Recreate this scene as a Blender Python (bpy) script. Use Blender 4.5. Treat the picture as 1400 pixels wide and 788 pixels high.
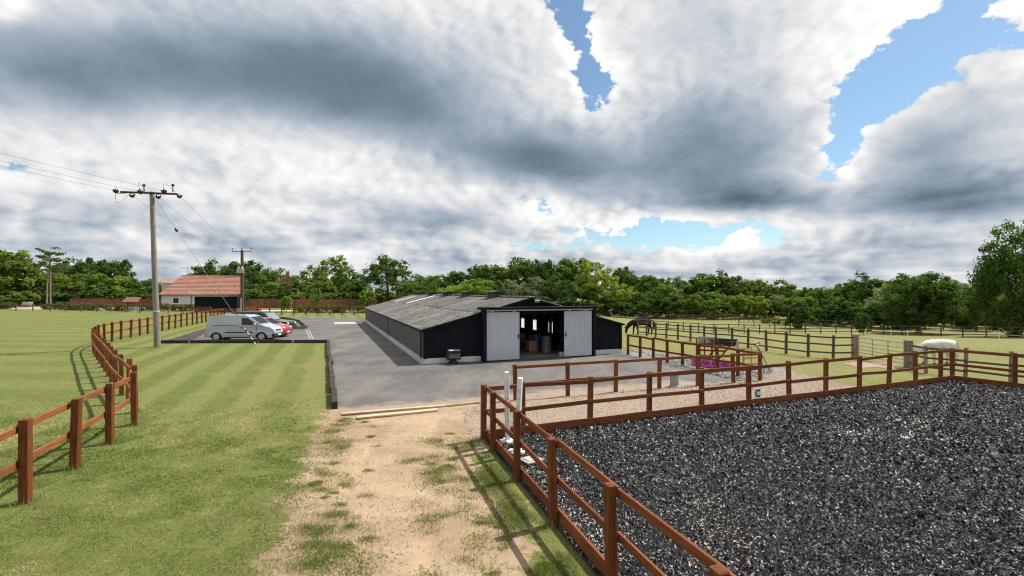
import bpy, bmesh, math, random
import numpy as np
from mathutils import Vector, Matrix, Euler
from mathutils.geometry import delaunay_2d_cdt

for o in list(bpy.data.objects): bpy.data.objects.remove(o)
SC = bpy.context.scene
COL = SC.collection
R = math.radians
rnd = random.Random(7)
nrng = np.random.default_rng(11)

# ------------------------------------------------------------------ camera
F_PX, H_PX, CAM_Z = 650.0, 400.0, 3.5           # focal length and horizon of a 1400 px wide picture
cd = bpy.data.cameras.new('camera'); cam = bpy.data.objects.new('camera', cd); COL.objects.link(cam)
cam.location = (0, 0, CAM_Z); cam.rotation_euler = (R(90), 0, 0)
cd.sensor_width = 36; cd.lens = 36*F_PX/1400; cd.shift_y = 6/1400
cd.clip_start = 0.1; cd.clip_end = 6000
SC.camera = cam

# ------------------------------------------------------------------ light, exposure
SUN_AZ, SUN_EL = R(60), R(55)                   # azimuth measured from +Y towards +X
SUN_DIR = Vector((math.sin(SUN_AZ)*math.cos(SUN_EL), math.cos(SUN_AZ)*math.cos(SUN_EL), math.sin(SUN_EL)))
sd = bpy.data.lights.new('sun', 'SUN'); sun = bpy.data.objects.new('sun', sd); COL.objects.link(sun)
sd.energy = 4.9; sd.angle = R(0.55); sd.color = (1, 0.95, 0.87)
sun.rotation_euler = SUN_DIR.to_track_quat('Z', 'Y').to_euler(); sun.location = (30, 20, 60)
SC.view_settings.view_transform = 'Standard'; SC.view_settings.look = 'None'
SC.view_settings.exposure = 0.44; SC.view_settings.gamma = 1.0; SC.view_settings.use_curve_mapping = False

# ------------------------------------------------------------------ node helper: sockets with arithmetic
class S:
    def __init__(s, nt, sock): s.nt = nt; s.k = sock
    def _m(s, op, *a, clamp=False):
        n = s.nt.nodes.new('ShaderNodeMath'); n.operation = op; n.use_clamp = clamp
        for i, v in enumerate((s,)+a):
            if isinstance(v, S): s.nt.links.new(v.k, n.inputs[i])
            else: n.inputs[i].default_value = v
        return S(s.nt, n.outputs[0])
    def __add__(s, o): return s._m('ADD', o)
    __radd__ = __add__
    def __sub__(s, o): return s._m('SUBTRACT', o)
    def __rsub__(s, o): return (s*-1)+o
    def __mul__(s, o): return s._m('MULTIPLY', o)
    __rmul__ = __mul__
    def __truediv__(s, o): return s._m('DIVIDE', o)
    def max(s, o): return s._m('MAXIMUM', o)
    def min(s, o): return s._m('MINIMUM', o)
    def pow(s, o): return s._m('POWER', o)
    def exp(s): return s._m('EXPONENT')
    def sin(s): return s._m('SINE')
    def abs(s): return s._m('ABSOLUTE')
    def ss(s, a, b, lo=0.0, hi=1.0):
        n = s.nt.nodes.new('ShaderNodeMapRange'); n.interpolation_type = 'SMOOTHSTEP'
        s.nt.links.new(s.k, n.inputs[0])
        for i, v in zip((1, 2, 3, 4), (a, b, lo, hi)): n.inputs[i].default_value = v
        return S(s.nt, n.outputs[0])
def comb(nt, x, y, z=0.0):
    n = nt.nodes.new('ShaderNodeCombineXYZ')
    for i, v in enumerate((x, y, z)):
        if isinstance(v, S): nt.links.new(v.k, n.inputs[i])
        else: n.inputs[i].default_value = v
    return S(nt, n.outputs[0])
def sep(nt, v):
    n = nt.nodes.new('ShaderNodeSeparateXYZ'); nt.links.new(v.k, n.inputs[0]); return [S(nt, o) for o in n.outputs]
def noise(nt, vec, scale, detail=4, rough=0.55, dist=0.0, out=0, lac=2.0):
    n = nt.nodes.new('ShaderNodeTexNoise'); n.inputs['Scale'].default_value = scale
    n.inputs['Detail'].default_value = detail; n.inputs['Roughness'].default_value = rough
    n.inputs['Distortion'].default_value = dist; n.inputs['Lacunarity'].default_value = lac
    if vec is not None: nt.links.new(vec.k, n.inputs['Vector'])
    return S(nt, n.outputs[out])
def mixc(nt, f, a, b, mode='MIX'):
    n = nt.nodes.new('ShaderNodeMix'); n.data_type = 'RGBA'; n.blend_type = mode
    for i, v in ((0, f), (6, a), (7, b)):
        if isinstance(v, S): nt.links.new(v.k, n.inputs[i])
        elif i == 0: n.inputs[i].default_value = v
        else: n.inputs[i].default_value = (*v, 1) if len(v) == 3 else v
    return S(nt, n.outputs[2])

# ------------------------------------------------------------------ sky: clear sky with cumulus, by direction
W = bpy.data.worlds.new('World'); SC.world = W; W.use_nodes = True
W.cycles.sampling_method = 'MANUAL'; W.cycles.sample_map_resolution = 256
nt = W.node_tree; nt.nodes.clear()
out = nt.nodes.new('ShaderNodeOutputWorld'); bg = nt.nodes.new('ShaderNodeBackground')
nt.links.new(bg.outputs[0], out.inputs[0]); bg.inputs[1].default_value = 0.1
sky = nt.nodes.new('ShaderNodeTexSky'); sky.sky_type = 'NISHITA'; sky.sun_disc = False
sky.sun_elevation = SUN_EL; sky.sun_rotation = SUN_AZ; sky.altitude = 50; sky.dust_density = 0.6; sky.ozone_density = 2.0
tc = nt.nodes.new('ShaderNodeTexCoord'); D = S(nt, tc.outputs['Generated'])
dx, dy, dz = sep(nt, D)
yy = dy.max(0.04)
U = dx/yy*10; V = dz/yy*10                      # angle tangents, times ten
up = dz.max(0.0)+0.11
PX, PY = dx/up, dy/up                           # point on the cloud deck
deck = comb(nt, PX, PY, 0.0)
warp = noise(nt, deck, 0.9, 2, 0.5, out=1)
wx, wy, wz = sep(nt, warp)
def deckpt(ox, oy, zz=0.0, k=0.25): return comb(nt, PX+(wx-0.5)*k+ox, PY+(wy-0.5)*k+oy, zz)
def field(ox=0.0, oy=0.0):
    big = noise(nt, deckpt(ox, oy, 3.7), 1.15, 2, 0.5)
    # billows: finer, in view angles so that cumulus heads stay round towards the horizon
    ex, ez = dx+(wx-0.5)*0.05+ox*0.05, dz*1.35+(wy-0.5)*0.05+oy*0.05
    puff = None; round_ = None
    for sc_, amp, dt in ((7.5, 1.0, 2), (17.0, 0.6, 2), (41.0, 0.5, 3)):
        if sc_ > 30:
            round_ = puff
            if ox: break
        b = (noise(nt, comb(nt, ex, ez, dy), sc_, dt, 0.6)-0.5).abs()*amp
        puff = b if puff is None else puff+b
    return big, puff, round_
def blob(px, py, rx, ry, deg, amp):
    u0, v0 = (px-700)/65, (400-py)/65; a = R(deg); c, s_ = math.cos(a), math.sin(a)
    du, dv = U-u0, V-v0
    p = (du*c+dv*s_)*(65/rx); q = (dv*c-du*s_)*(65/ry)
    return ((p*p+q*q)*-1.0).exp()*amp
thick = [  # heavy cloud
    (330, 95, 430, 85, -9, .34), (600, 165, 270, 75, -20, .38), (110, 115, 230, 55, -4, .26), (760, 215, 120, 40, -8, .20),
    (985, 190, 120, 110, -20, .40), (1040, 265, 110, 35, 0, .22), (1290, 225, 140, 85, 12, .40), (1330, 275, 170, 32, 0, .22),
    (560, 295, 160, 26, 0, .14), (980, 30, 130, 60, 0, .16), (230, 250, 200, 30, 0, .06), (1180, 345, 150, 18, 0, .12)]
thin = [   # breaks
    (790, 55, 24, 105, 14, -.42), (830, 105, 26, 24, 0, -.22), (1210, 120, 42, 130, -38, -.46), (1150, 215, 26, 50, -10, -.36), (1320, 40, 55, 24, 28, -.30),
    (900, 312, 140, 26, 0, -.40), (735, 275, 42, 22, 0, -.30), (640, 262, 26, 12, 0, -.22), (980, 335, 110, 16, 0, -.22), (15, 8, 40, 22, 20, -.26),
    (1070, 300, 50, 20, 0, -.16)]
big, fine, fineA = field()
TH = None
for b in thick: TH = blob(*b) if TH is None else TH+blob(*b)
for b in thin: TH = TH+blob(*b)
dens = (big-0.5)*0.9+(fine-0.22)*1.15+TH+0.26+blob(260, 300, 420, 120, 0, .16)+dz.ss(0.10, 0.03)*0.35
big2, _f, fineB = field(0.34, 0.10)
lit = (fineA-fineB)*1.1+(fine-0.22)*0.35+(big-big2)*0.9            # light side of each billow, towards the sun
cover = dens.ss(0.02, 0.10)
low = dz.ss(0.03, 0.34)                          # nearer the horizon the banks are seen edge on and paler
body = (dens*0.26+TH*0.80+(big-0.5)*0.55).ss(-0.10, 0.80)      # thick parts are grey from below
strat = noise(nt, comb(nt, dx*2.6, dz*9, dy*2.6), 1.7, 4, 0.55)
soft = noise(nt, comb(nt, dx*1.0, dz*1.5, dy), 3.2, 4, 0.55)
lum = (1.0-body*0.76)+(soft-0.5)*0.20*body.ss(0.1, 0.6)+lit*0.95*(1.0-body*0.98).max(0.04)
lum = lum-(strat-0.46).max(-0.1)*(1.0-low)*1.15-(1-low)*0.07
lum = lum.max(0.16).min(1.05)
tint = lum.ss(0.10, 0.95)
ccol = mixc(nt, tint, (0.64, 0.88, 1.18), (1.0, 1.0, 1.0))
ccol = mixc(nt, 1.0, ccol, comb(nt, lum*7.2, lum*7.2, lum*7.2), 'MULTIPLY')
blue = mixc(nt, 1.0, S(nt, sky.outputs[0]), (0.86, 0.98, 0.96), 'MULTIPLY')
fin = mixc(nt, cover, blue, ccol)
nt.links.new(fin.k, bg.inputs[0])

# ================================================================== terrain and helpers
def sstep(a, b, x):
    t = np.clip((x-a)/(b-a), 0, 1); return t*t*(3-2*t)
def T(x, y):
    """height of the ground: level yard, paddocks on the right falling gently away"""
    return -1.8*sstep(26, 64, y)*sstep(-3, 30, x)
def G(px, py, h=0.0):
    """ground point seen at a pixel of the photograph (h above the ground)"""
    z = 0.0
    for _ in range(30):
        Y = F_PX*(CAM_Z-z-h)/(py-H_PX); X = (px-700)/F_PX*Y
        z = 0.6*z+0.4*float(T(X, Y))
    return Vector((X, Y, float(T(X, Y))))
def gz(x, y): return float(T(x, y))

def tag(o, label=None, cat=None, group=None, kind=None):
    if label: o['label'] = label
    if cat: o['category'] = cat
    if group: o['group'] = group
    if kind: o['kind'] = kind
    return o
def empty(name, loc=(0, 0, 0), rz=0.0, label=None, cat=None, group=None):
    o = bpy.data.objects.new(name, None); COL.objects.link(o); o.location = loc; o.rotation_euler = (0, 0, rz)
    o.empty_display_size = 0.2
    return tag(o, label, cat, group)
def put(name, me, parent=None, loc=(0, 0, 0), rot=(0, 0, 0), scale=(1, 1, 1)):
    o = bpy.data.objects.new(name, me); COL.objects.link(o); o.parent = parent
    o.location = loc; o.rotation_euler = rot; o.scale = scale
    return o
def copy_tree(o, parent=None):
    c = o.copy(); COL.objects.link(c); c.parent = parent
    for ch in o.children: copy_tree(ch, c)
    return c

class MB:
    """collects shapes into one mesh"""
    def __init__(s): s.bm = bmesh.new()
    def _xf(s, vs, M):
        if M is not None:
            for v in vs: v.co = M @ v.co
    def box(s, c, size, M=None, rot=None):
        m = Matrix.Translation(c)
        if rot is not None: m = m @ Euler(rot).to_matrix().to_4x4()
        m = m @ Matrix.Diagonal((*size, 1))
        if M is not None: m = M @ m
        bmesh.ops.create_cube(s.bm, size=1, matrix=m); return s
    def face(s, pts):
        return s.bm.faces.new([s.bm.verts.new(p) for p in pts])
    def prism(s, poly, d, axis='y', at=0.0):
        """extrude a 2D outline: axis y -> outline in xz, axis z -> in xy, axis x -> in yz"""
        def pt(p, t):
            return {'y': (p[0], t, p[1]), 'z': (p[0], p[1], t), 'x': (t, p[0], p[1])}[axis]
        a = [s.bm.verts.new(pt(p, at)) for p in poly]; b = [s.bm.verts.new(pt(p, at+d)) for p in poly]
        n = len(poly)
        s.bm.faces.new(a); s.bm.faces.new(b[::-1])
        for i in range(n): s.bm.faces.new((a[i], b[i], b[(i+1) % n], a[(i+1) % n]))
        return s
    def tube(s, pts, rad, n=6, caps=True):
        pts = [Vector(p) for p in pts]; rings = []
        if not hasattr(rad, '__len__'): rad = [rad]*len(pts)
        for i, p in enumerate(pts):
            d = (pts[min(i+1, len(pts)-1)]-pts[max(i-1, 0)]).normalized()
            a = d.orthogonal().normalized() if i == 0 else (a-d*a.dot(d)).normalized()
            b = d.cross(a)
            rings.append([s.bm.verts.new(p+(a*math.cos(k*2*math.pi/n)+b*math.sin(k*2*math.pi/n))*rad[i]) for k in range(n)])
        for r0, r1 in zip(rings, rings[1:]):
            for k in range(n): s.bm.faces.new((r0[k], r0[(k+1) % n], r1[(k+1) % n], r1[k]))
        if caps: s.bm.faces.new(rings[0][::-1]); s.bm.faces.new(rings[-1])
        return s
    def lathe(s, prof, n=16, M=None):
        rings = []
        for r, z in prof:
            rings.append([s.bm.verts.new((r*math.cos(k*2*math.pi/n), r*math.sin(k*2*math.pi/n), z)) for k in range(n)])
        for r0, r1 in zip(rings, rings[1:]):
            for k in range(n): s.bm.faces.new((r0[k], r0[(k+1) % n], r1[(k+1) % n], r1[k]))
        s.bm.faces.new(rings[0][::-1]); s.bm.faces.new(rings[-1])
        if M is not None: s._xf([v for r in rings for v in r], M)
        return s
    def mesh(s, name, mat, smooth=False, bevel=0.0, seg=1, angle=30):
        bm = s.bm
        bmesh.ops.recalc_face_normals(bm, faces=bm.faces)
        if bevel:
            es = [e for e in bm.edges if len(e.link_faces) == 2 and e.calc_face_angle(0) > R(angle)]
            bmesh.ops.bevel(bm, geom=es, offset=bevel, segments=seg, affect='EDGES', profile=0.6, clamp_overlap=True)
        me = bpy.data.meshes.new(name); bm.to_mesh(me); bm.free()
        if mat is not None: me.materials.append(mat)
        if smooth:
            me.polygons.foreach_set('use_smooth', [True]*len(me.polygons))
            try: me.set_sharp_from_angle(angle=R(40))
            except Exception: pass
        return me
    def build(s, name, mat, parent=None, loc=(0, 0, 0), rot=(0, 0, 0), **k):
        return put(name, s.mesh(name, mat, **k), parent, loc, rot)

def npmesh(name, V, Fq, mat, attrs=None, smooth=False):
    """mesh straight from numpy arrays; every face has the same number of corners"""
    me = bpy.data.meshes.new(name); nv, (nf, k) = len(V), Fq.shape
    me.vertices.add(nv); me.vertices.foreach_set('co', np.ascontiguousarray(V, dtype=np.float32).ravel())
    me.loops.add(nf*k); me.loops.foreach_set('vertex_index', Fq.astype(np.int32).ravel())
    me.polygons.add(nf); me.polygons.foreach_set('loop_start', np.arange(0, nf*k, k, dtype=np.int32))
    me.polygons.foreach_set('loop_total', np.full(nf, k, dtype=np.int32))
    me.polygons.foreach_set('use_smooth', np.full(nf, smooth))
    me.update(calc_edges=True)
    for an, dom, arr in (attrs or []):
        a = me.attributes.new(an, 'FLOAT', dom); a.data.foreach_set('value', np.ascontiguousarray(arr, dtype=np.float32))
    if mat is not None: me.materials.append(mat)
    return me

# ------------------------------------------------------------------ materials
def newmat(name):
    m = bpy.data.materials.new(name); m.use_nodes = True; t = m.node_tree
    return m, t, t.nodes['Principled BSDF']
def pos(t):
    return S(t, t.nodes.new('ShaderNodeNewGeometry').outputs['Position'])
def objco(t): return S(t, t.nodes.new('ShaderNodeTexCoord').outputs['Object'])
def orand(t): return S(t, t.nodes.new('ShaderNodeObjectInfo').outputs['Random'])
def attr(t, n):
    a = t.nodes.new('ShaderNodeAttribute'); a.attribute_name = n; return S(t, a.outputs['Fac'])
def vmul(t, v, m):
    n = t.nodes.new('ShaderNodeVectorMath'); n.operation = 'MULTIPLY'; t.links.new(v.k, n.inputs[0]); n.inputs[1].default_value = m
    return S(t, n.outputs[0])
def bump(t, b, h, strength=0.5, dist=0.01):
    n = t.nodes.new('ShaderNodeBump'); n.inputs['Strength'].default_value = strength; n.inputs['Distance'].default_value = dist
    t.links.new(h.k, n.inputs['Height']); t.links.new(n.outputs[0], b.inputs['Normal'])
def gain(t, c, f): return mixc(t, 1.0, c, comb(t, f, f, f), 'MULTIPLY')
def pmat(name, c1, c2, scale=4, detail=5, rough=0.7, bmp=0.0, bscale=30, bdist=0.01, coords='pos', stretch=(1, 1, 1), vary=0.12,
         metal=0.0, spec=0.5, dirt=None, coat=0.0):
    m, t, b = newmat(name)
    p = pos(t) if coords == 'pos' else objco(t)
    if coords != 'pos':   # shift each object's pattern
        r = orand(t); n = t.nodes.new('ShaderNodeVectorMath'); n.operation = 'ADD'; t.links.new(p.k, n.inputs[0])
        t.links.new(comb(t, r*31, r*17, r*53).k, n.inputs[1]); p = S(t, n.outputs[0])
    p = vmul(t, p, stretch)
    f = noise(t, p, scale, detail, 0.6).ss(0.3, 0.7)
    c = mixc(t, f, c1, c2)
    if dirt:
        c = mixc(t, noise(t, p, scale*0.35, 6, 0.65).ss(dirt[1], dirt[1]+0.18), c, dirt[0])
    if vary: c = gain(t, c, orand(t)*2*vary+(1-vary))
    t.links.new(c.k, b.inputs['Base Color'])
    b.inputs['Roughness'].default_value = rough; b.inputs['Metallic'].default_value = metal
    b.inputs['Specular IOR Level'].default_value = spec; b.inputs['Coat Weight'].default_value = coat
    if bmp: bump(t, b, noise(t, p, bscale, 4, 0.6), bmp, bdist)
    return m

M = {}
M['stain'] = pmat('stained_timber', (0.190, 0.062, 0.023), (0.100, 0.033, 0.014), 3.0, rough=0.62, bmp=0.35, bscale=9, bdist=0.006, coords='obj', stretch=(9, 9, 0.9), vary=0.16, spec=0.12)
M['stain_rail'] = pmat('stained_rail', (0.215, 0.070, 0.026), (0.115, 0.038, 0.016), 3.0, rough=0.62, bmp=0.35, bscale=9, bdist=0.006, coords='obj', stretch=(1.5, 14, 14), vary=0.16, spec=0.12, dirt=((0.30, 0.115, 0.050), 0.58))
M['field_post'] = pmat('orange_timber', (0.190, 0.060, 0.020), (0.090, 0.029, 0.012), 3.0, rough=0.6, bmp=0.4, bscale=9, bdist=0.006, coords='obj', stretch=(9, 9, 0.9), vary=0.15, spec=0.12)
M['field_rail'] = pmat('orange_rail', (0.290, 0.108, 0.040), (0.150, 0.050, 0.019), 3.0, rough=0.6, bmp=0.4, bscale=9, bdist=0.006, coords='obj', stretch=(1.5, 14, 14), vary=0.15, spec=0.12)
M['old_post'] = pmat('weathered_dark_timber', (0.060, 0.040, 0.028), (0.110, 0.080, 0.055), 3, rough=0.8, coords='obj', stretch=(8, 8, 0.9), vary=0.2)
M['grey_post'] = pmat('grey_timber', (0.30, 0.23, 0.16), (0.17, 0.125, 0.085), 3, rough=0.8, bmp=0.3, bscale=9, coords='obj', stretch=(3, 3, 0.5), vary=0.15)
M['far_brown'] = pmat('brown_board', (0.150, 0.060, 0.034), (0.085, 0.036, 0.022), 1.5, rough=0.8, vary=0.2)
M['black'] = pmat('black_paint', (0.0065, 0.008, 0.0115), (0.011, 0.013, 0.018), 2, rough=0.75, bmp=0.1, bscale=6, vary=0.05, spec=0.12)
M['black_board'] = pmat('weathered_black_board', (0.060, 0.055, 0.050), (0.110, 0.100, 0.090), 2.2, rough=0.8, vary=0.06, stretch=(1, 1, 4), dirt=((0.11, 0.10, 0.09), 0.58))
M['rubber'] = pmat('black_rubber', (0.012, 0.012, 0.012), (0.025, 0.025, 0.025), 8, rough=0.75, vary=0.1)
M['white'] = pmat('white_paint', (0.74, 0.74, 0.73), (0.62, 0.62, 0.60), 3, rough=0.5, vary=0.05)
M['concrete'] = pmat('concrete', (0.42, 0.41, 0.39), (0.30, 0.29, 0.275), 2.5, rough=0.85, bmp=0.3, vary=0.06, dirt=((0.18, 0.17, 0.15), 0.60))
M['plinth'] = pmat('white_plinth', (0.66, 0.66, 0.65), (0.50, 0.50, 0.49), 1.5, rough=0.85, vary=0.05, dirt=((0.30, 0.29, 0.27), 0.62))
M['galv'] = pmat('galvanised_steel', (0.42, 0.43, 0.44), (0.32, 0.33, 0.34), 6, rough=0.45, metal=0.7, vary=0.08)
M['grey_metal'] = pmat('grey_metal', (0.30, 0.31, 0.32), (0.24, 0.25, 0.26), 5, rough=0.5, metal=0.2, vary=0.08)
M['pole'] = pmat('grey_pole_timber', (0.27, 0.235, 0.20), (0.16, 0.14, 0.12), 2.0, rough=0.85, bmp=0.4, bscale=8, coords='obj', stretch=(6, 6, 0.35), vary=0.0)
M['glass'] = pmat('dark_glass', (0.012, 0.015, 0.018), (0.02, 0.024, 0.028), 2, rough=0.08, vary=0.0, spec=0.35)

# ------------------------------------------------------------------ post and rail fences
def boxmesh(name, size, mat, bev=0.008):
    b = MB(); b.box((0, 0, 0), size); return b.mesh(name, mat, bevel=bev, angle=20)
def postmesh(name, w, d, h, mat, sink=0.12, cap=0.0):
    b = MB(); b.box((0, 0, (h-sink)/2), (w, d, h+sink))
    return b.mesh(name, mat, bevel=0.010, angle=20)
def fence(root, pts, post_me, rail_me, rail_h, rail_off=0.0, jitter=0.016, posts=True, rail_name='rail', lean=0.016, skip=(), end_post=True):
    """posts at pts, a rail of its own per bay and height; rail_off moves the rails to the side of the line"""
    pts = [Vector(p) for p in pts]; n = len(pts); base = root.location
    for i, p in enumerate(pts):
        a = pts[max(i-1, 0)]; b = pts[min(i+1, n-1)]; ang = math.atan2(b.y-a.y, b.x-a.x)
        if posts and (end_post or i < n-1):
            put('post', post_me, root, p-base, (rnd.gauss(0, lean), rnd.gauss(0, lean), ang+rnd.gauss(0, .03)))
    for i in range(n-1):
        if i in skip: continue
        a, b = pts[i], pts[i+1]; d = b-a; L = d.length; nrm = Vector((-d.y, d.x, 0)).normalized()
        for h in rail_h:
            j0, j1 = rnd.gauss(0, jitter), rnd.gauss(0, jitter)
            c = (a+b)/2+nrm*rail_off+Vector((0, 0, h+(j0+j1)/2))-base
            dd = d+Vector((0, 0, j1-j0))
            put(rail_name, rail_me, root, c, (0, -math.asin(max(-1, min(1, dd.z/dd.length))), math.atan2(d.y, d.x)), (L*1.012, 1, 1))
def resample(ctrl, step, closed=False):
    ctrl = [Vector((p[0], p[1], 0)) for p in ctrl]; out = []
    fine = []
    for i in range(len(ctrl)-1):   # Catmull-Rom through the control points
        p0, p1, p2, p3 = ctrl[max(i-1, 0)], ctrl[i], ctrl[i+1], ctrl[min(i+2, len(ctrl)-1)]
        for k in range(40):
            t = k/40
            fine.append(0.5*((2*p1)+(p2-p0)*t+(2*p0-5*p1+4*p2-p3)*t*t+(3*p1-p0-3*p2+p3)*t**3))
    fine.append(ctrl[-1]); acc = step
    for a, b in zip(fine, fine[1:]):
        acc += (b-a).length
        if acc >= step:
            out.append(b.copy()); acc -= step
    for p in out: p.z = gz(p.x, p.y)
    return out
def along(a, b, n):
    r = []
    for i in range(n+1):
        p = Vector(a).lerp(Vector(b), i/n); p.z = gz(p.x, p.y); r.append(p)
    return r

# ================================================================== the ground
def poly_px(pts): return [G(*p) for p in pts]
A_COR = G(661, 601); B_COR = G(1302, 521)            # arena corners
ARENA_DIR = (B_COR-A_COR).normalized()
C_DIR = Vector((0.30, -0.954, 0)).normalized()       # arena side running back past the camera
D_DIR = Vector((0.50, -0.866, 0)).normalized()
C_END = A_COR+C_DIR*10.5; D_END = B_COR+D_DIR*14
F1_CTRL = [(-7.45, 6.35), (-8.15, 8.04), (-8.74, 9.57), (-9.33, 11.06), (-9.96, 12.55), (-11.2, 14.1), (-12.8, 15.7), (-14.7, 17.6), (-17.2, 20.2), (-19.8, 22.9),
           (-22.5, 25.7), (-24.9, 28.3), (-26.9, 31.0), (-28.6, 34.2), (-29.9, 37.9), (-31.8, 43.3), (-34.0, 50.0), (-36.6, 58.0), (-38.6, 64.0)]
ASPHALT_FRONT = [G(463, 568), G(520, 564), G(590, 558), G(655, 551.5)]

def seg_dist(X, Y, pts):
    """signed distance to an open polyline: positive on its right-hand side"""
    best = np.full(X.shape, 1e9); sgn = np.ones(X.shape)
    for a, b in zip(pts, pts[1:]):
        ax, ay, bx, by = a[0], a[1], b[0], b[1]; dx_, dy_ = bx-ax, by-ay
        t = np.clip(((X-ax)*dx_+(Y-ay)*dy_)/(dx_*dx_+dy_*dy_), 0, 1)
        d = np.hypot(X-ax-t*dx_, Y-ay-t*dy_); cr = (X-ax)*dy_-(Y-ay)*dx_
        m = d < best; best = np.where(m, d, best); sgn = np.where(m, np.sign(cr), sgn)
    return best*sgn
def inside(X, Y, poly):
    r = np.zeros(X.shape, bool); n = len(poly)
    for i in range(n):
        x0, y0, x1, y1 = poly[i][0], poly[i][1], poly[(i+1) % n][0], poly[(i+1) % n][1]
        c = ((y0 > Y) != (y1 > Y)) & (X < (x1-x0)*(Y-y0)/((y1-y0) or 1e-9)+x0); r ^= c
    return r
def poly_sd(X, Y, poly):
    best = np.full(X.shape, 1e9); n = len(poly)
    for i in range(n):
        a, b = poly[i], poly[(i+1) % n]; dx_, dy_ = b[0]-a[0], b[1]-a[1]
        t = np.clip(((X-a[0])*dx_+(Y-a[1])*dy_)/(dx_*dx_+dy_*dy_+1e-9), 0, 1)
        best = np.minimum(best, np.hypot(X-a[0]-t*dx_, Y-a[1]-t*dy_))
    return np.where(inside(X, Y, poly), best, -best)      # positive inside

DIRT = poly_px([(470, 560), (462, 590), (456, 622), (446, 655), (436, 690), (430, 740), (424, 788), (405, 900)])+[Vector((-1.2, 2.0, 0)), Vector((0.1, 2.0, 0))]+\
    poly_px([(655, 830), (668, 780), (668, 735), (650, 690), (628, 652), (610, 622), (612, 612), (655, 606), (690, 590), (690, 545)])
GRAVEL = poly_px([(646, 596), (634, 575), (640, 560), (655, 553), (720, 552), (845, 535), (945, 527), (1042, 519), (1050, 510), (1070, 505), (1109, 514), (1168, 529), (1210, 532), (1205, 540)])+\
    [A_COR+Vector((0.3, -0.2, 0)), A_COR+Vector((-0.3, -0.1, 0))]
FIELD = [Vector((p[0], p[1], 0)) for p in F1_CTRL]

def axis(dense, mid, far):
    """grid lines: dense inside, coarser further out, geometric to the horizon"""
    (d0, d1, ds), (m0, m1, ms) = dense, mid
    v = list(np.arange(d0, d1, ds))+list(np.arange(d1, m1, ms))+list(np.arange(d0-ms, m0, -ms))
    for sgn, s0 in ((1, m1), (-1, m0)):
        p, st = s0, ms
        while abs(p) < far: p += sgn*st; v.append(p); st *= 1.22
    return np.array(sorted(v))
xs = axis((-11, 5, 0.11), (-45, 45, 0.6), 2600); ys = axis((2.5, 16, 0.11), (-10, 72, 0.6), 2600)
X, Y = np.meshgrid(xs, ys, indexing='ij'); Z = T(X, Y)
rs = np.random.RandomState(3)
def vnoise(X, Y, sc, seed):
    r = np.random.RandomState(seed); n = 256; g = r.rand(n, n)
    u, v = X*sc+1000.5, Y*sc+1000.5; i, j = np.floor(u).astype(int), np.floor(v).astype(int); fu, fv = u-i, v-j
    fu, fv = fu*fu*(3-2*fu), fv*fv*(3-2*fv); i0, i1, j0, j1 = i % n, (i+1) % n, j % n, (j+1) % n
    return (g[i0, j0]*(1-fu)+g[i1, j0]*fu)*(1-fv)+(g[i0, j1]*(1-fu)+g[i1, j1]*fu)*fv
def fbm(X, Y, sc, seed, o=4):
    r, a, s = 0, 0.5, 0
    for k in range(o): r = r+a*vnoise(X, Y, sc*2**k, seed+k); s += a; a *= 0.55
    return r/s
near = (np.abs(X) < 45) & (Y < 72) & (Y > -5)
sd_dirt = poly_sd(X, Y, DIRT); sd_grav = poly_sd(X, Y, GRAVEL)
dirt = sstep(-1.9, 1.0, sd_dirt); dirt[~near] = 0
# tyre-worn track under the arena fence and round the field posts
sd_f1 = seg_dist(X, Y, FIELD)
field_m = sstep(0.15, -0.15, sd_f1); field_m = np.where((X < -20) & (Y > 40) & (X < -38.6), 1, field_m)
padd = sstep(0, 3, X-6-(27-Y)*0.38)*sstep(16, 22, Y+X*0.2)     # right-hand paddocks are drier
Z = Z+np.where(near, (fbm(X, Y, 0.7, 5)-0.5)*0.05*sstep(-0.4, 0.6, sd_dirt)*(Y < 15)*(Y > 2.6), 0)
rc = [G(560, 576), G(540, 640), G(520, 720), G(500, 820)]      # wheel ruts down the track
ru = np.abs(seg_dist(X, Y, rc)); inside_d = sstep(-0.2, 0.7, sd_dirt)*(Y < 13.2)*(Y > 2.6)*near
Z = Z-inside_d*0.035*(np.exp(-((ru-0.72)/0.17)**2)-0.35*np.exp(-((ru-1.05)/0.14)**2))+inside_d*((fbm(X, Y, 2.6, 15)-0.5)*0.035)
idx = np.arange(X.size).reshape(X.shape)
Fq = np.stack([idx[:-1, :-1], idx[1:, :-1], idx[1:, 1:], idx[:-1, 1:]], -1).reshape(-1, 4)

m, t, b = newmat('grassland'); M['ground'] = m
p = pos(t); gx, gy, _ = sep(t, p)
a_d, a_f, a_p = attr(t, 'dirt'), attr(t, 'field'), attr(t, 'paddock')
n_big = noise(t, p, 0.16, 3, 0.55); n_mid = noise(t, p, 0.9, 5, 0.65); n_fin = noise(t, p, 14, 5, 0.7); n_blade = noise(t, p, 70, 3, 0.7)
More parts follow.
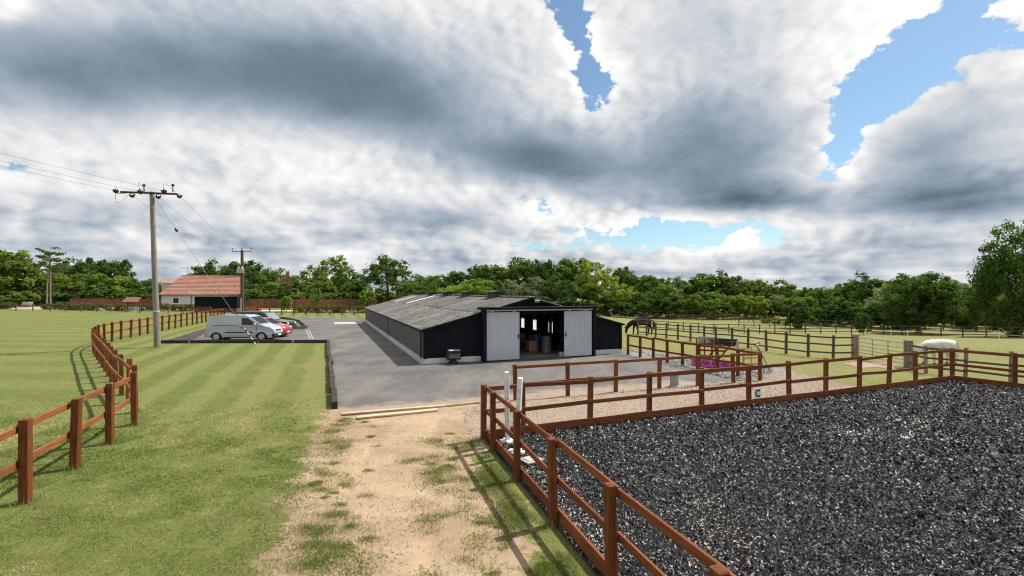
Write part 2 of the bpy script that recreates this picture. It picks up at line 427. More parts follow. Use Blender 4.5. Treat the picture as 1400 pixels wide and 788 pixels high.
# mowing stripes: along the drive on the lawn, across the field
lawn_s = ((gx*0.932+gy*0.362+n_big*1.6)*(2*math.pi/1.8)).sin().ss(-0.5, 0.5)
field_s = ((gy+gx*0.05+n_big*1.4)*(2*math.pi/3.4)).sin().ss(-0.6, 0.6)
far_s = ((gx*0.5+gy*0.85)*(2*math.pi/6.0)).sin().ss(-0.6, 0.6)
stripe = a_f*(field_s*0.55+0.2-lawn_s)+lawn_s; stripe = a_p*(far_s*0.5+0.25-stripe)+stripe
nearfade = gy.ss(9.5, 15)
stripe = stripe*nearfade+(1-nearfade)*0.45
grass = mixc(t, stripe, (0.108, 0.132, 0.031), (0.158, 0.170, 0.050))
grass = mixc(t, n_mid.ss(0.40, 0.72)*0.30, grass, (0.084, 0.118, 0.025))
dry = (n_mid*0.5+n_big*0.65).ss(0.54, 0.78)*(1-nearfade*0.45)
grass = mixc(t, dry*0.72, grass, (0.225, 0.178, 0.085))
grass = mixc(t, a_p*0.55, grass, (0.210, 0.190, 0.072))
grass = mixc(t, noise(t, p, 2.6, 5, 0.7).ss(0.54, 0.70)*0.5*(1-nearfade*0.6), grass, (0.27, 0.21, 0.11))
grass = gain(t, grass, (n_fin-0.5)*1.3+(n_blade-0.5)*1.1+(noise(t, vmul(t, p, (1.0, 0.6, 1)), 3.4, 7, 0.78)-0.5)*0.9+1.0)
soil_n = noise(t, p, 0.55, 5, 0.6)
soil = mixc(t, soil_n.ss(0.32, 0.68), (0.375, 0.280, 0.187), (0.260, 0.182, 0.115))
soil = mixc(t, noise(t, p, 2.4, 6, 0.7).ss(0.50, 0.72)*0.65, soil, (0.205, 0.132, 0.082))
soil = mixc(t, noise(t, vmul(t, p, (1.6, .5, 1)), 1.3, 5, 0.65).ss(0.54, 0.70)*0.55, soil, (0.42, 0.315, 0.215))
soil = gain(t, soil, (noise(t, p, 40, 4, 0.75)-0.5)*0.55+1.0)
# patchy edge: tufts on worn ground
patch = noise(t, vmul(t, p, (0.75, 1.15, 1)), 1.7, 6, 0.66)+(noise(t, p, 9, 3, 0.6)-0.5)*0.22
dm = (a_d*1.15+(patch-0.5)*1.1).ss(0.44, 0.60)
dm = dm.max((a_d*1.6-0.9)*0.5)
dm = dm*a_d.ss(0.01, 0.08)
c = mixc(t, dm, grass, soil)
t.links.new(c.k, b.inputs['Base Color']); b.inputs['Roughness'].default_value = 0.95; b.inputs['Specular IOR Level'].default_value = 0.15
hgt = n_fin*(1-dm)*0.9+n_blade*0.6*(1-dm)+noise(t, p, 5, 6, 0.7)*dm*1.4+noise(t, p, 1.6, 4, 0.6)*dm*1.2
bump(t, b, hgt, 0.85, 0.035)
ground = put('ground', npmesh('ground', np.stack([X.ravel(), Y.ravel(), Z.ravel()], 1), Fq, m,
             [('dirt', 'POINT', dirt.ravel()), ('field', 'POINT', field_m.ravel()), ('paddock', 'POINT', padd.ravel())], True))
tag(ground, kind='structure')

def sheet(name, outline, z, mat, jag=0.0, step=0.35, seed=1):
    """flat sheet with a slightly broken edge, a little above what it lies on"""
    pts = []; r = random.Random(seed); n = len(outline)
    for i in range(n):
        a, b_ = Vector(outline[i]), Vector(outline[(i+1) % n]); k = max(1, int((b_-a).length/step)) if jag else 1
        for q in range(k):
            p_ = a.lerp(b_, q/k); p_ += Vector((r.gauss(0, jag), r.gauss(0, jag), 0)); pts.append(p_)
    x0, x1 = min(p_.x for p_ in pts), max(p_.x for p_ in pts); y0, y1 = min(p_.y for p_ in pts), max(p_.y for p_ in pts)
    st = max(1.2, (x1-x0)/40); gx_, gy_ = np.meshgrid(np.arange(x0+st/2, x1, st), np.arange(y0+st/2, y1, st)); ok = poly_sd(gx_, gy_, pts) > 0.3
    vin = [Vector((p_.x, p_.y)) for p_ in pts]; nb = len(vin); vin += [Vector((a_, b_)) for a_, b_ in zip(gx_[ok], gy_[ok])]
    vv, _, ff, *_r = delaunay_2d_cdt(vin, [(i, (i+1) % nb) for i in range(nb)], [], 1, 1e-4)
    bm = bmesh.new(); vs = [bm.verts.new((p_.x, p_.y, 0)) for p_ in vv]
    for f in ff:
        cx_, cy_ = sum(vv[i].x for i in f)/len(f), sum(vv[i].y for i in f)/len(f)
        if inside(np.array([cx_]), np.array([cy_]), pts)[0]: bm.faces.new([vs[i] for i in f])
    for v in bm.verts: v.co.z = gz(v.co.x, v.co.y)+z
    for f in bm.faces:
        f.normal_update()
        if f.normal.z < 0: f.normal_flip()
    me = bpy.data.meshes.new(name); bm.to_mesh(me); bm.free(); me.materials.append(mat)
    return tag(put(name, me), kind='structure')

m, t, b = newmat('asphalt'); M['asphalt'] = m
p = pos(t)
c = mixc(t, noise(t, p, 0.35, 5, 0.6).ss(0.35, 0.65), (0.080, 0.074, 0.072), (0.128, 0.118, 0.111))
c = mixc(t, noise(t, vmul(t, p, (1.0, 0.25, 1)), 0.8, 6, 0.68).ss(0.46, 0.66)*0.75, c, (0.165, 0.148, 0.134))
c = gain(t, c, (noise(t, p, 45, 4, 0.8)-0.5)*0.7+1.0)
dsand = attr(t, 'sand')
c = mixc(t, (dsand+(noise(t, p, 1.4, 6, 0.7)-0.5)*1.1).ss(0.42, 0.75)*0.8, c, (0.30, 0.22, 0.15))
c = mixc(t, noise(t, p, 0.9, 3, 0.5).ss(0.66, 0.72)*0.5, c, (0.05, 0.047, 0.046))
crk = t.nodes.new('ShaderNodeTexVoronoi'); crk.feature = 'DISTANCE_TO_EDGE'; crk.inputs['Scale'].default_value = 0.22
t.links.new(p.k, crk.inputs['Vector'])
c = mixc(t, (S(t, crk.outputs[0])+(noise(t, p, 3, 4)-0.5)*0.05).ss(0.012, 0.0)*0.35, c, (0.07, 0.066, 0.064))
t.links.new(c.k, b.inputs['Base Color']); b.inputs['Roughness'].default_value = 0.8; b.inputs['Specular IOR Level'].default_value = 0.35
bump(t, b, noise(t, p, 60, 4, 0.8), 0.5, 0.008)

m, t, b = newmat('pale_gravel'); M['gravel'] = m
p = pos(t)
vo = t.nodes.new('ShaderNodeTexVoronoi'); vo.inputs['Scale'].default_value = 42; t.links.new(p.k, vo.inputs['Vector'])
c = mixc(t, noise(t, p, 0.5, 5, 0.6).ss(0.35, 0.65), (0.385, 0.295, 0.215), (0.315, 0.235, 0.168))
c = mixc(t, S(t, sep(t, S(t, vo.outputs['Color']))[0].k).ss(0.1, 0.9)*0.8, c, (0.42, 0.34, 0.265))
c = gain(t, c, S(t, vo.outputs['Distance'].node.outputs['Distance']).ss(0.0, 0.6)*-0.45+1.12)
t.links.new(c.k, b.inputs['Base Color']); b.inputs['Roughness'].default_value = 0.9; b.inputs['Specular IOR Level'].default_value = 0.2
bump(t, b, S(t, vo.outputs['Distance'])*-1.0+noise(t, p, 4, 4), 0.8, 0.02)
M['grey_gravel'] = pmat('grey_gravel', (0.22, 0.213, 0.207), (0.145, 0.14, 0.137), 3, 8, rough=0.9, bmp=0.8, bscale=24, bdist=0.03, vary=0)

BARN_L = G(580, 498); BARN_R = G(853, 484)
bu = (BARN_R-BARN_L); bu.z = 0; BARN_W = bu.length; bu.normalize(); bu = Matrix.Rotation(R(1.4), 3, 'Z') @ bu; BARN_R = BARN_L+bu*BARN_W; bv = Vector((-bu.y, bu.x, 0))
BARN_ANG = math.atan2(bu.y, bu.x); BARN_LEN = 36.6
BARN_FAR = BARN_L+bv*BARN_LEN
asph = ASPHALT_FRONT+poly_px([(720, 552), (845, 535), (945, 527), (1005, 521), (990, 512), (905, 493)])+[BARN_R+bu*0.9, BARN_R+bu*0.9+bv*6, BARN_R+bv*30, BARN_FAR+bv*5]+\
    poly_px([(470, 434.6), (400, 434.2), (372, 434.6)])+poly_px([(392, 436.5), (408, 440), (419, 449.5), (398, 451), (292, 451)])+[Vector((-23.0, 33.5, 0)), Vector((-12.9, 33.2, 0))]+[G(456, 510)]
ay = sheet('asphalt_yard', asph, 0.006, M['asphalt'], 0.03, 0.3)
vc = np.array([v.co[:] for v in ay.data.vertices]); fd = np.abs(seg_dist(vc[:, 0], vc[:, 1], ASPHALT_FRONT+[G(845, 535), G(945, 527)]))
av = ay.data.attributes.new('sand', 'FLOAT', 'POINT'); av.data.foreach_set('value', np.clip(1-fd/2.2, 0, 1).astype(np.float32))
grav = [v for v in GRAVEL]
sheet('gravel_strip', grav, 0.010, M['gravel'], 0.11, 0.16, 4)
sheet('stone_margin', poly_px([(862, 478), (900, 482), (960, 490), (1030, 500), (1075, 504.5), (1050, 513), (1040, 520), (1003, 521), (992, 513), (906, 494), (862, 486)]), 0.014, M['grey_gravel'], 0.07, 0.3, 5)
m = pmat('pale_track', (0.52, 0.43, 0.32), (0.42, 0.34, 0.25), 0.6, rough=0.9, vary=0)
sheet('farm_track', [Vector((-170, 150, 0)), Vector((-60, 120, 0)), Vector((-40, 103, 0)), Vector((-33, 92, 0)), Vector((-42, 86, 0)), Vector((-75, 92, 0)), Vector((-120, 103, 0)), Vector((-170, 118, 0))], 0.02, m, 0.3, 3, 6)
m = pmat('bare_paddock_soil', (0.30, 0.20, 0.15), (0.22, 0.15, 0.11), 0.6, rough=0.95, vary=0)
sheet('gateway_soil', poly_px([(1160, 498), (1180, 495), (1222, 497), (1238, 502.5), (1215, 504), (1175, 502)]), 0.012, m, 0.25, 0.4, 9)

# ================================================================== riding arena: rubber chippings
arena_poly = [A_COR, B_COR, D_END, C_END]
m, t, b = newmat('rubber_bed'); M['bed'] = m
p = pos(t)
c = mixc(t, noise(t, p, 16, 6, 0.75).ss(0.4, 0.75), (0.012, 0.012, 0.014), (0.050, 0.050, 0.053))
c = mixc(t, noise(t, p, 0.7, 5, 0.65).ss(0.60, 0.74)*0.6, c, (0.22, 0.18, 0.13))
t.links.new(c.k, b.inputs['Base Color']); b.inputs['Roughness'].default_value = 0.7
bump(t, b, noise(t, p, 18, 5, 0.7), 1.0, 0.04)
sheet('arena_bed', arena_poly, 0.016, m)

m, t, b = newmat('rubber_chip')
tone = attr(t, 'tone')
ramp = t.nodes.new('ShaderNodeValToRGB'); t.links.new(tone.k, ramp.inputs[0]); el = ramp.color_ramp.elements
el[0].position = 0.0; el[0].color = (0.010, 0.010, 0.012, 1)
for q, cc in ((0.42, (0.014, 0.015, 0.018)), (0.62, (0.028, 0.029, 0.033)), (0.80, (0.070, 0.070, 0.075)), (0.92, (0.21, 0.21, 0.21)), (0.972, (0.48, 0.47, 0.45)), (0.985, (0.30, 0.21, 0.11))):
    e = el.new(q); e.color = (*cc, 1)
el[-1].position = 1.0; el[-1].color = (0.62, 0.60, 0.56, 1)
t.links.new(ramp.outputs[0], b.inputs['Base Color']); b.inputs['Roughness'].default_value = 0.6; b.inputs['Specular IOR Level'].default_value = 0.22
M['chip'] = m
def scatter_poly(poly, n, dens):
    """random points in a polygon, kept with probability dens(x, y)"""
    xs_, ys_ = [p_[0] for p_ in poly], [p_[1] for p_ in poly]; got = []; tot = 0
    while tot < n:
        x = nrng.uniform(min(xs_), max(xs_), 200000); y = nrng.uniform(min(ys_), max(ys_), 200000)
        k = inside(x, y, poly) & (nrng.random(200000) < dens(x, y)); got.append(np.stack([x[k], y[k]], 1)); tot += k.sum()
    return np.concatenate(got)[:n]
def flakes(name, P, length, width, lift, mat, tone, tilt=0.5, bend=0.25):
    """bent two-quad flakes lying about on the ground"""
    n = len(P); a = nrng.uniform(0, 2*np.pi, n); L = length*np.exp(nrng.normal(0, .35, n)); Wd = width*np.exp(nrng.normal(0, .35, n))
    ux, uy = np.cos(a), np.sin(a); z0 = T(P[:, 0], P[:, 1])+lift+nrng.random(n)*0.02
    tl = nrng.normal(0, tilt, n); tw = nrng.normal(0, tilt, n); bd = nrng.normal(0, bend, n)
    V = np.zeros((n, 6, 3))
    for k, (s_, w_) in enumerate(((-.5, -.5), (-.5, .5), (0, .5), (0, -.5), (.5, -.5), (.5, .5))):
        w2 = w_*(1.15 if s_ == 0 else 0.75)
        V[:, k, 0] = P[:, 0]+ux*L*s_-uy*Wd*w2; V[:, k, 1] = P[:, 1]+uy*L*s_+ux*Wd*w2
        V[:, k, 2] = z0+L*s_*np.sin(tl)+Wd*w2*np.sin(tw)*1.4+np.where(s_ == 0, bd*L, 0)+0.3*L*np.abs(np.sin(tl))
    base = (np.arange(n)*6)[:, None]
    Fq = np.concatenate([base+np.array([0, 3, 2, 1]), base+np.array([3, 4, 5, 2])], 0)
    tn = np.concatenate([tone, tone])
    return npmesh(name, V.reshape(-1, 3), Fq, mat, [('tone', 'FACE', tn)])
inner = [A_COR+Vector((.08, -.06, 0)), B_COR+Vector((-.08, -.1, 0)), D_END, C_END]
P = scatter_poly(inner, 330000, lambda x, y: np.clip((6.5/np.maximum(np.hypot(x, y), 3))**1.25, 0.12, 1)*(y > 1.2)*(x < y*1.2+1.5))
dist = np.hypot(P[:, 0], P[:, 1])
pale = fbm(P[:, 0], P[:, 1], 0.5, 21)
tone = nrng.random(len(P)); tone = np.clip(tone+np.where(pale > 0.62, nrng.random(len(P))*0.5*(pale-0.62)*3, 0), 0, 1)
sz = np.clip(dist/10, 0.8, 1.5)
me = flakes('rubber_chippings', P, 0.040*sz, 0.016*sz, 0.022, M['chip'], tone)
tag(put('rubber_chippings', me), 'loose black and grey rubber chippings covering the riding arena', 'chippings', kind='stuff')
# sand showing through in places
m = pmat('pale_sand', (0.46, 0.39, 0.29), (0.34, 0.27, 0.19), 6, rough=0.95, vary=0)
sp = []
for px, py, rx, ry in ((965, 725, .30, .42), (985, 700, .2, .3), (955, 690, .12, .12), (1010, 745, .2, .25), (905, 660, .18, .10), (985, 770, .2, .2), (1110, 560, .5, .3), (1290, 583, .7, .25), (930, 780, .15, .2)):
    c_ = G(px, py); k = int(110*rx*ry/0.1)
    sp.append(np.stack([nrng.normal(c_.x, rx*.9, k), nrng.normal(c_.y, ry*.9, k)], 1))
sp = np.concatenate(sp)
tag(put('sand_patches', flakes('sand_patches', sp, np.full(len(sp), 0.024), np.full(len(sp), 0.016), 0.040, m, np.zeros(len(sp)), 0.3, 0.1)), 'pale sand and wood fibre working up through the rubber chippings', 'sand', kind='stuff')

# ------------------------------------------------------------------ arena fence
post_a = postmesh('post', 0.125, 0.11, 1.30, M['stain']); rail_a = boxmesh('rail', (1, 0.04, 0.10), M['stain_rail'], 0.005)
kick_a = boxmesh('kickboard', (1, 0.045, 0.24), M['stain_rail'], 0.005)
def on_line(a, d, px):
    r = (px-700)/F_PX; s_ = (r*a.y-a.x)/(d.x-r*d.y); return a+d*s_
back = [A_COR]+[on_line(A_COR, ARENA_DIR, q) for q in (715, 806.5, 887.5, 959.5, 1024, 1078.8, 1129, 1174.8, 1215, 1252, 1286)]+[B_COR]
side = [A_COR]+[on_line(A_COR, C_DIR, q) for q in (674, 707, 757, 837)]
while side[-1].y > 2.2: side.append(side[-1]+C_DIR*1.75)
right = [B_COR+D_DIR*1.75*k for k in range(8)]
arena_fence = empty('arena_fence', A_COR, 0, 'red-brown two-rail fence with kickboards enclosing the black rubber riding arena', 'fence')
fence(arena_fence, back, post_a, rail_a, (0.66, 1.21), -0.075)
fence(arena_fence, side[::-1], post_a, rail_a, (0.66, 1.21), -0.075, posts=True, end_post=False)
fence(arena_fence, right, post_a, rail_a, (0.66, 1.21), -0.075)
for line in (back, side[::-1], right):
    fence(arena_fence, line, None, kick_a, (0.11,), -0.084, posts=False, rail_name='kickboard', jitter=0.004)
# letter board on the arena rail
lp = on_line(A_COR, ARENA_DIR, 1030); lb = empty('letter_board', lp+Vector((0.06, -0.13, 0.40)), math.atan2(ARENA_DIR.y, ARENA_DIR.x), 'small white board with black letter C on the arena fence', 'sign')
MB().box((0, 0, 0), (0.25, 0.02, 0.30)).build('board', M['white'], lb, bevel=0.004)
cu = bpy.data.curves.new('letter', 'FONT'); cu.body = 'C'; cu.size = 0.30; cu.align_x = 'CENTER'; cu.align_y = 'CENTER'; cu.extrude = 0.004; cu.offset = 0.008
tmp = bpy.data.objects.new('tmp', cu); COL.objects.link(tmp); dg = bpy.context.evaluated_depsgraph_get()
me = bpy.data.meshes.new_from_object(tmp.evaluated_get(dg)); bpy.data.objects.remove(tmp); me.materials.clear(); me.materials.append(M['black'])
put('letter', me, lb, (0, -0.014, 0), (R(90), 0, 0))

# ------------------------------------------------------------------ fence between yard and gravel
post_y = postmesh('post', 0.12, 0.11, 1.15, M['stain']); rail_y = boxmesh('rail', (1, 0.04, 0.095), M['stain_rail'], 0.005)
yc = G(1039, 521); y0 = G(705, 547)
y_pts = [G(705, 547), G(776, 541), G(842, 536.5), G(901, 531.5), G(952.6, 527), G(1002, 523.5), yc]
y_pts = [y0.lerp(yc, ((p_.x-y0.x)/(yc.x-y0.x))) for p_ in y_pts]
yard_fence = empty('yard_fence', y0, 0, 'red-brown two-rail fence along the gravel strip and up to the barn corner', 'fence')
fence(yard_fence, y_pts, post_y, rail_y, (0.52, 1.08), -0.07)
y2 = along(yc, G(858.7, 485.5), 8)
fence(yard_fence, y2, post_y, rail_y, (0.52, 1.08), -0.07)
for k, o in enumerate([c_ for c_ in yard_fence.children if c_.name.startswith('post')]):
    if k == len(y_pts): bpy.data.objects.remove(o)

# ------------------------------------------------------------------ curved field fence on the left
post_f = postmesh('post', 0.165, 0.13, 1.40, M['field_post']); rail_f = boxmesh('rail', (1, 0.045, 0.115), M['field_rail'], 0.006)
f1 = resample(F1_CTRL, 1.66)
field_fence = empty('field_fence', f1[0], 0, 'orange-brown two-rail fence curving along the mown lawn past the tall pole', 'fence')
fence(field_fence, f1, post_f, rail_f, (0.68, 1.25), 0.095, lean=0.02)

# ------------------------------------------------------------------ jump stands leaning inside the arena corner
def jump_stand(px, py, rz, tilt, label):
    g = G(px, py); g.z = 0.03
    o = empty('jump_stand', g, rz, label, 'jump stand', 'white jump stands in the arena corner')
    b_ = MB(); b_.box((0, 0, 0.83), (0.10, 0.10, 1.62)); post = b_.build('upright', M['white'], o, rot=(0, tilt, 0), bevel=0.012)
    for k in range(7): MB().box((0, -0.056, 0.35+k*0.17), (0.022, 0.014, 0.022)).build('peg_hole', M['grey_metal'], post)
    MB().box((0, -0.02, 0.95), (0.125, 0.13, 0.05)).build('pole_cup', M['galv'], post, bevel=0.006)
    MB().box((0, 0, 0.035), (0.36, 0.14, 0.07)).build('foot', M['white'], o, bevel=0.015)
    MB().box((0, 0, 0.036), (0.14, 0.36, 0.068)).build('foot', M['white'], o, bevel=0.015)
jump_stand(694, 607, 0.3, -0.015, 'upright white plastic jump stand, the taller of two in the arena corner')
jump_stand(706, 622, -0.4, 0.055, 'leaning white plastic jump stand, second of two in the arena corner')
m = pmat('grey_slab', (0.46, 0.46, 0.45), (0.36, 0.36, 0.35), 5, rough=0.85, bmp=0.3, vary=0.1)
for k, (px, py, label) in enumerate(((726, 634, 'grey flat slab lying on rubber chippings beside the jump stands'),)):
    g = G(px, py); b_ = MB(); b_.box((0, 0, 0.045), (0.40, 0.34, 0.05)); b_.box((0, 0, 0.075), (0.30, 0.24, 0.03))
    tag(b_.build('base_slab', m, None, (g.x, g.y, 0.03), (0, 0, 0.6), bevel=0.012), label, 'slab')

# ================================================================== the barn (x across the front, y along its length)
barn = empty('barn', BARN_L, BARN_ANG, 'long low black barn with lichened corrugated roof and grey sliding doors', 'barn')
BW, BL, EAVE, APEX = BARN_W, BARN_LEN, 1.70, 3.20
mid = BW/2; slope = math.atan2(APEX-EAVE, mid); sl_len = math.hypot(mid, APEX-EAVE)
S0, S1, S2, S3 = 3.05, 4.82, 7.42, 9.10         # door leaf, opening, door leaf
WT = 0.16
def roofz(s_): return EAVE+(APEX-EAVE)*(1-abs(s_-mid)/mid)
# front gable: left panel, right panel, lintel over the opening
def front_panel(name, s0, s1, z0):
    n = 6; top = [(s0+(s1-s0)*k/n, roofz(s0+(s1-s0)*k/n)-0.06) for k in range(n+1)]
    if s0 < mid < s1: top = sorted(top+[(mid, APEX-0.06)])
    MB().prism([(s0, z0), (s1, z0)]+top[::-1], WT, 'y', 0.0).build(name, M['black'], barn)
front_panel('front_wall', 0.0, S1, 0.26); front_panel('front_wall', S2, BW, 0.26); front_panel('gable', S1, S2, 2.50)
MB().box((S1/2, -0.02+WT/2, 0.11), (S1, WT+0.06, 0.30)).build('plinth', M['plinth'], barn, bevel=0.01)
MB().box(((S2+BW)/2, -0.02+WT/2, 0.11), (BW-S2, WT+0.06, 0.30)).build('plinth', M['plinth'], barn, bevel=0.01)
# corner boards and barge boards
MB().box((0.05, -0.03, 0.95), (0.16, 0.05, 1.42)).build('corner_board', M['black'], barn, bevel=0.006)
MB().box((BW-0.05, -0.03, 0.95), (0.16, 0.05, 1.42)).build('corner_board', M['black'], barn, bevel=0.006)
M['barge'] = pmat('pale_edge', (0.36, 0.35, 0.33), (0.26, 0.25, 0.24), 3, rough=0.9, vary=0)
for sgn in (0, 1):
    a_ = (-0.14, EAVE-0.02) if sgn == 0 else (BW+0.14, EAVE-0.02)
    MB().prism([(a_[0], a_[1]-0.10), (mid, APEX-0.10), (mid, APEX+0.02), (a_[0], a_[1]+0.02)], 0.04, 'y', -0.16).build('barge_board', M['black'], barn)
# side walls of lapped boards
def lap_wall(name, x, face, y0, y1, z0, z1, mat):
    b_ = MB(); n = max(1, round((z1-z0)/0.15)); h = (z1-z0)/n
    for k in range(n):
        za = z0+k*h
        prof = [(x, za), (x+face*0.030, za), (x+face*0.008, za+h), (x, za+h)]
        b_.prism(prof, y1-y0, 'y', y0)
    return b_.build(name, mat, barn)
lap_wall('boarding', -0.03, -1, 0.02, 14.0, 0.30, EAVE-0.06, M['black_board']); lap_wall('boarding', -0.03, -1, 14.0, BL, 0.30, EAVE-0.06, M['black_board'])
MB().box((WT/2-0.03, BL/2, (EAVE+0.2)/2), (WT, BL, EAVE-0.3)).build('side_wall', M['black'], barn)
MB().box((-0.05, 14.0, 0.95), (0.05, 0.16, 1.40)).build('post', M['black'], barn)
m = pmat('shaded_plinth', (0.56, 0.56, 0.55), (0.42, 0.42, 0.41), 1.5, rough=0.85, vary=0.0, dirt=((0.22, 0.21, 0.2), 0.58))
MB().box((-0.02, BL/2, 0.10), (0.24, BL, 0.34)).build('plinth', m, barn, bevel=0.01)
MB().box((-0.10, BL/2, EAVE-0.07), (0.14, BL, 0.10)).build('gutter', M['black'], barn, bevel=0.02)
MB().tube([(-0.12, 0.25, EAVE-0.1), (-0.12, 0.25, 0.1)], 0.035, 8).build('downpipe', M['black'], barn)
m, t, b = newmat('frosted_pane'); M['frosted'] = m; t.nodes.remove(b)
d = t.nodes.new('ShaderNodeBsdfTranslucent'); d.inputs[0].default_value = (.8, .82, .82, 1); t.links.new(d.outputs[0], t.nodes['Material Output'].inputs[0])
# far wall and right wall, the right one with windows that let the day into the stable
MB().prism([(0, 0), (BW, 0), (BW, EAVE-.06), (mid, APEX-.06), (0, EAVE-.06)], 0.15, 'y', BL-0.15).build('far_wall', M['black'], barn)
wins = [9.0, 11.9, 14.4, 17.0, 20.5, 24.0, 28.0]; ww = 0.85; prev = WT; zs0, zs1 = 0.45, 1.32
for wy_ in wins+[None]:
    e_ = (wy_-ww/2) if wy_ else BL-0.15
    MB().box((BW-0.08, (prev+e_)/2, EAVE/2-0.03), (0.16, e_-prev, EAVE-0.06)).build('side_wall', M['black'], barn)
    if wy_:
        MB().box((BW-0.08, wy_, zs0/2), (0.158, ww, zs0)).build('side_wall', M['black'], barn)
        MB().box((BW-0.08, wy_, (zs1+EAVE-.06)/2), (0.158, ww, EAVE-.06-zs1)).build('side_wall', M['black'], barn)
        w_ = MB().box((BW-0.08, wy_, zs0+0.02), (0.20, ww, 0.04)).build('window', M['white'], barn)
        MB().box((BW-0.08, wy_, (zs0+zs1)/2), (0.05, 0.05, zs1-zs0)).build('glazing_bar', M['white'], w_)
        MB().box((BW-0.06, wy_, (zs0+zs1)/2), (0.012, ww, zs1-zs0)).build('pane', M['frosted'], w_)
        prev = wy_+ww/2
MB().box((BW+0.02, BL/2, 0.06), (0.22, BL, 0.26)).build('plinth', M['plinth'], barn, bevel=0.01)
# roof: corrugated sheets laid in two courses each side
m, t, b = newmat('corrugated_cement'); M['roof'] = m
p = pos(t); ob = objco(t)
c = mixc(t, noise(t, p, 0.5, 5, 0.6).ss(0.35, 0.65), (0.120, 0.113, 0.108), (0.180, 0.170, 0.160))
c = mixc(t, noise(t, p, 2.6, 7, 0.75).ss(0.46, 0.60)*0.85, c, (0.062, 0.058, 0.052))
c = mixc(t, noise(t, p, 6.0, 6, 0.7).ss(0.58, 0.68)*0.75, c, (0.44, 0.42, 0.38))
c = mixc(t, noise(t, p, 1.1, 6, 0.7).ss(0.56, 0.72)*0.55, c, (0.13, 0.125, 0.075))
c = gain(t, c, orand(t)*0.44+0.78)
t.links.new(c.k, b.inputs['Base Color']); b.inputs['Roughness'].default_value = 0.95; b.inputs['Specular IOR Level'].default_value = 0.2
bump(t, b, noise(t, p, 9, 5, 0.7), 0.6, 0.02)
M['roof_pale'] = pmat('translucent_sheet', (0.62, 0.62, 0.60), (0.46, 0.46, 0.44), 1.5, rough=0.6, vary=0.05)
def corr(name, w, l, mat, n=6, amp=0.028):
    xs_ = np.linspace(0, w, n*4+1); V = []; Fq_ = []
    for j, yv in enumerate((0.0, l)):
        for x in xs_: V.append((x, yv, amp*math.sin(x/w*n*2*math.pi)))
    k = len(xs_)
    for i in range(k-1): Fq_.append((i, i+1, k+i+1, k+i))
    me = npmesh(name, np.array(V), np.array(Fq_), mat, None, True); return me
cols = 36; cw = (BL+0.30)/cols; half = (sl_len+0.20)/2
sheet_a = corr('roof_sheet', cw*1.03, half*1.05, M['roof']); sheet_p = corr('rooflight_sheet', cw*1.03, half*1.05, M['roof_pale'])
for side_ in (0, 1):
    roof = put('roof', MB().prism([(0.0, -0.16), (mid, APEX-EAVE-0.16), (mid, APEX-EAVE-0.13), (0.0, -0.13)] if side_ == 0 else
                                  [(BW, -0.16), (mid, APEX-EAVE-0.16), (mid, APEX-EAVE-0.13), (BW, -0.13)], BL-0.02, 'y', 0.01).mesh('roof', M['black']), barn, (0, 0, EAVE))
    for k in range(cols):
        for course in (0, 1):
            pale = side_ == 0 and ((k == 22 and course == 1) or (k in (30,) and course == 1))
            d0 = half*course; ax = -0.16+d0*math.cos(slope); az = -0.042+d0*math.sin(slope)+0.030*course
            o = put('rooflight_sheet' if pale else 'roof_sheet', sheet_p if pale else sheet_a, roof)
            y_ = -0.14+k*cw
            if side_ == 0: mt = Matrix.Translation((ax, y_, az)) @ Matrix.Rotation(-slope+rnd.gauss(0, .003), 4, 'Y') @ Matrix(((0, 1, 0, 0), (1, 0, 0, 0), (0, 0, 1, 0), (0, 0, 0, 1)))
            else: mt = Matrix.Translation((BW-ax, y_, az)) @ Matrix.Rotation(slope+rnd.gauss(0, .003), 4, 'Y') @ Matrix(((0, -1, 0, 0), (1, 0, 0, 0), (0, 0, 1, 0), (0, 0, 0, 1)))
            o.matrix_basis = mt
MB().prism([(mid-0.24, APEX-0.03), (mid, APEX+0.085), (mid+0.24, APEX-0.03), (mid, APEX+0.055)], BL+0.3, 'y', -0.16).build('ridge_capping', M['roof'], barn)
M['vent'] = pmat('dark_vent', (0.030, 0.028, 0.026), (0.055, 0.05, 0.046), 4, rough=0.8, vary=0.1)
for yv in (5.6, 12.0, 18.5, 25.0, 31.5):
    v = MB().box((mid, yv, APEX+0.08), (0.62, 1.5, 0.44)).build('ridge_vent', M['vent'], barn, bevel=0.01)
    MB().prism([(mid-0.46, APEX+0.34), (mid, APEX+0.42), (mid+0.46, APEX+0.34), (mid+0.46, APEX+0.30), (mid-0.46, APEX+0.30)], 1.8, 'y', yv-0.9).build('vent_hood', M['vent'], v)
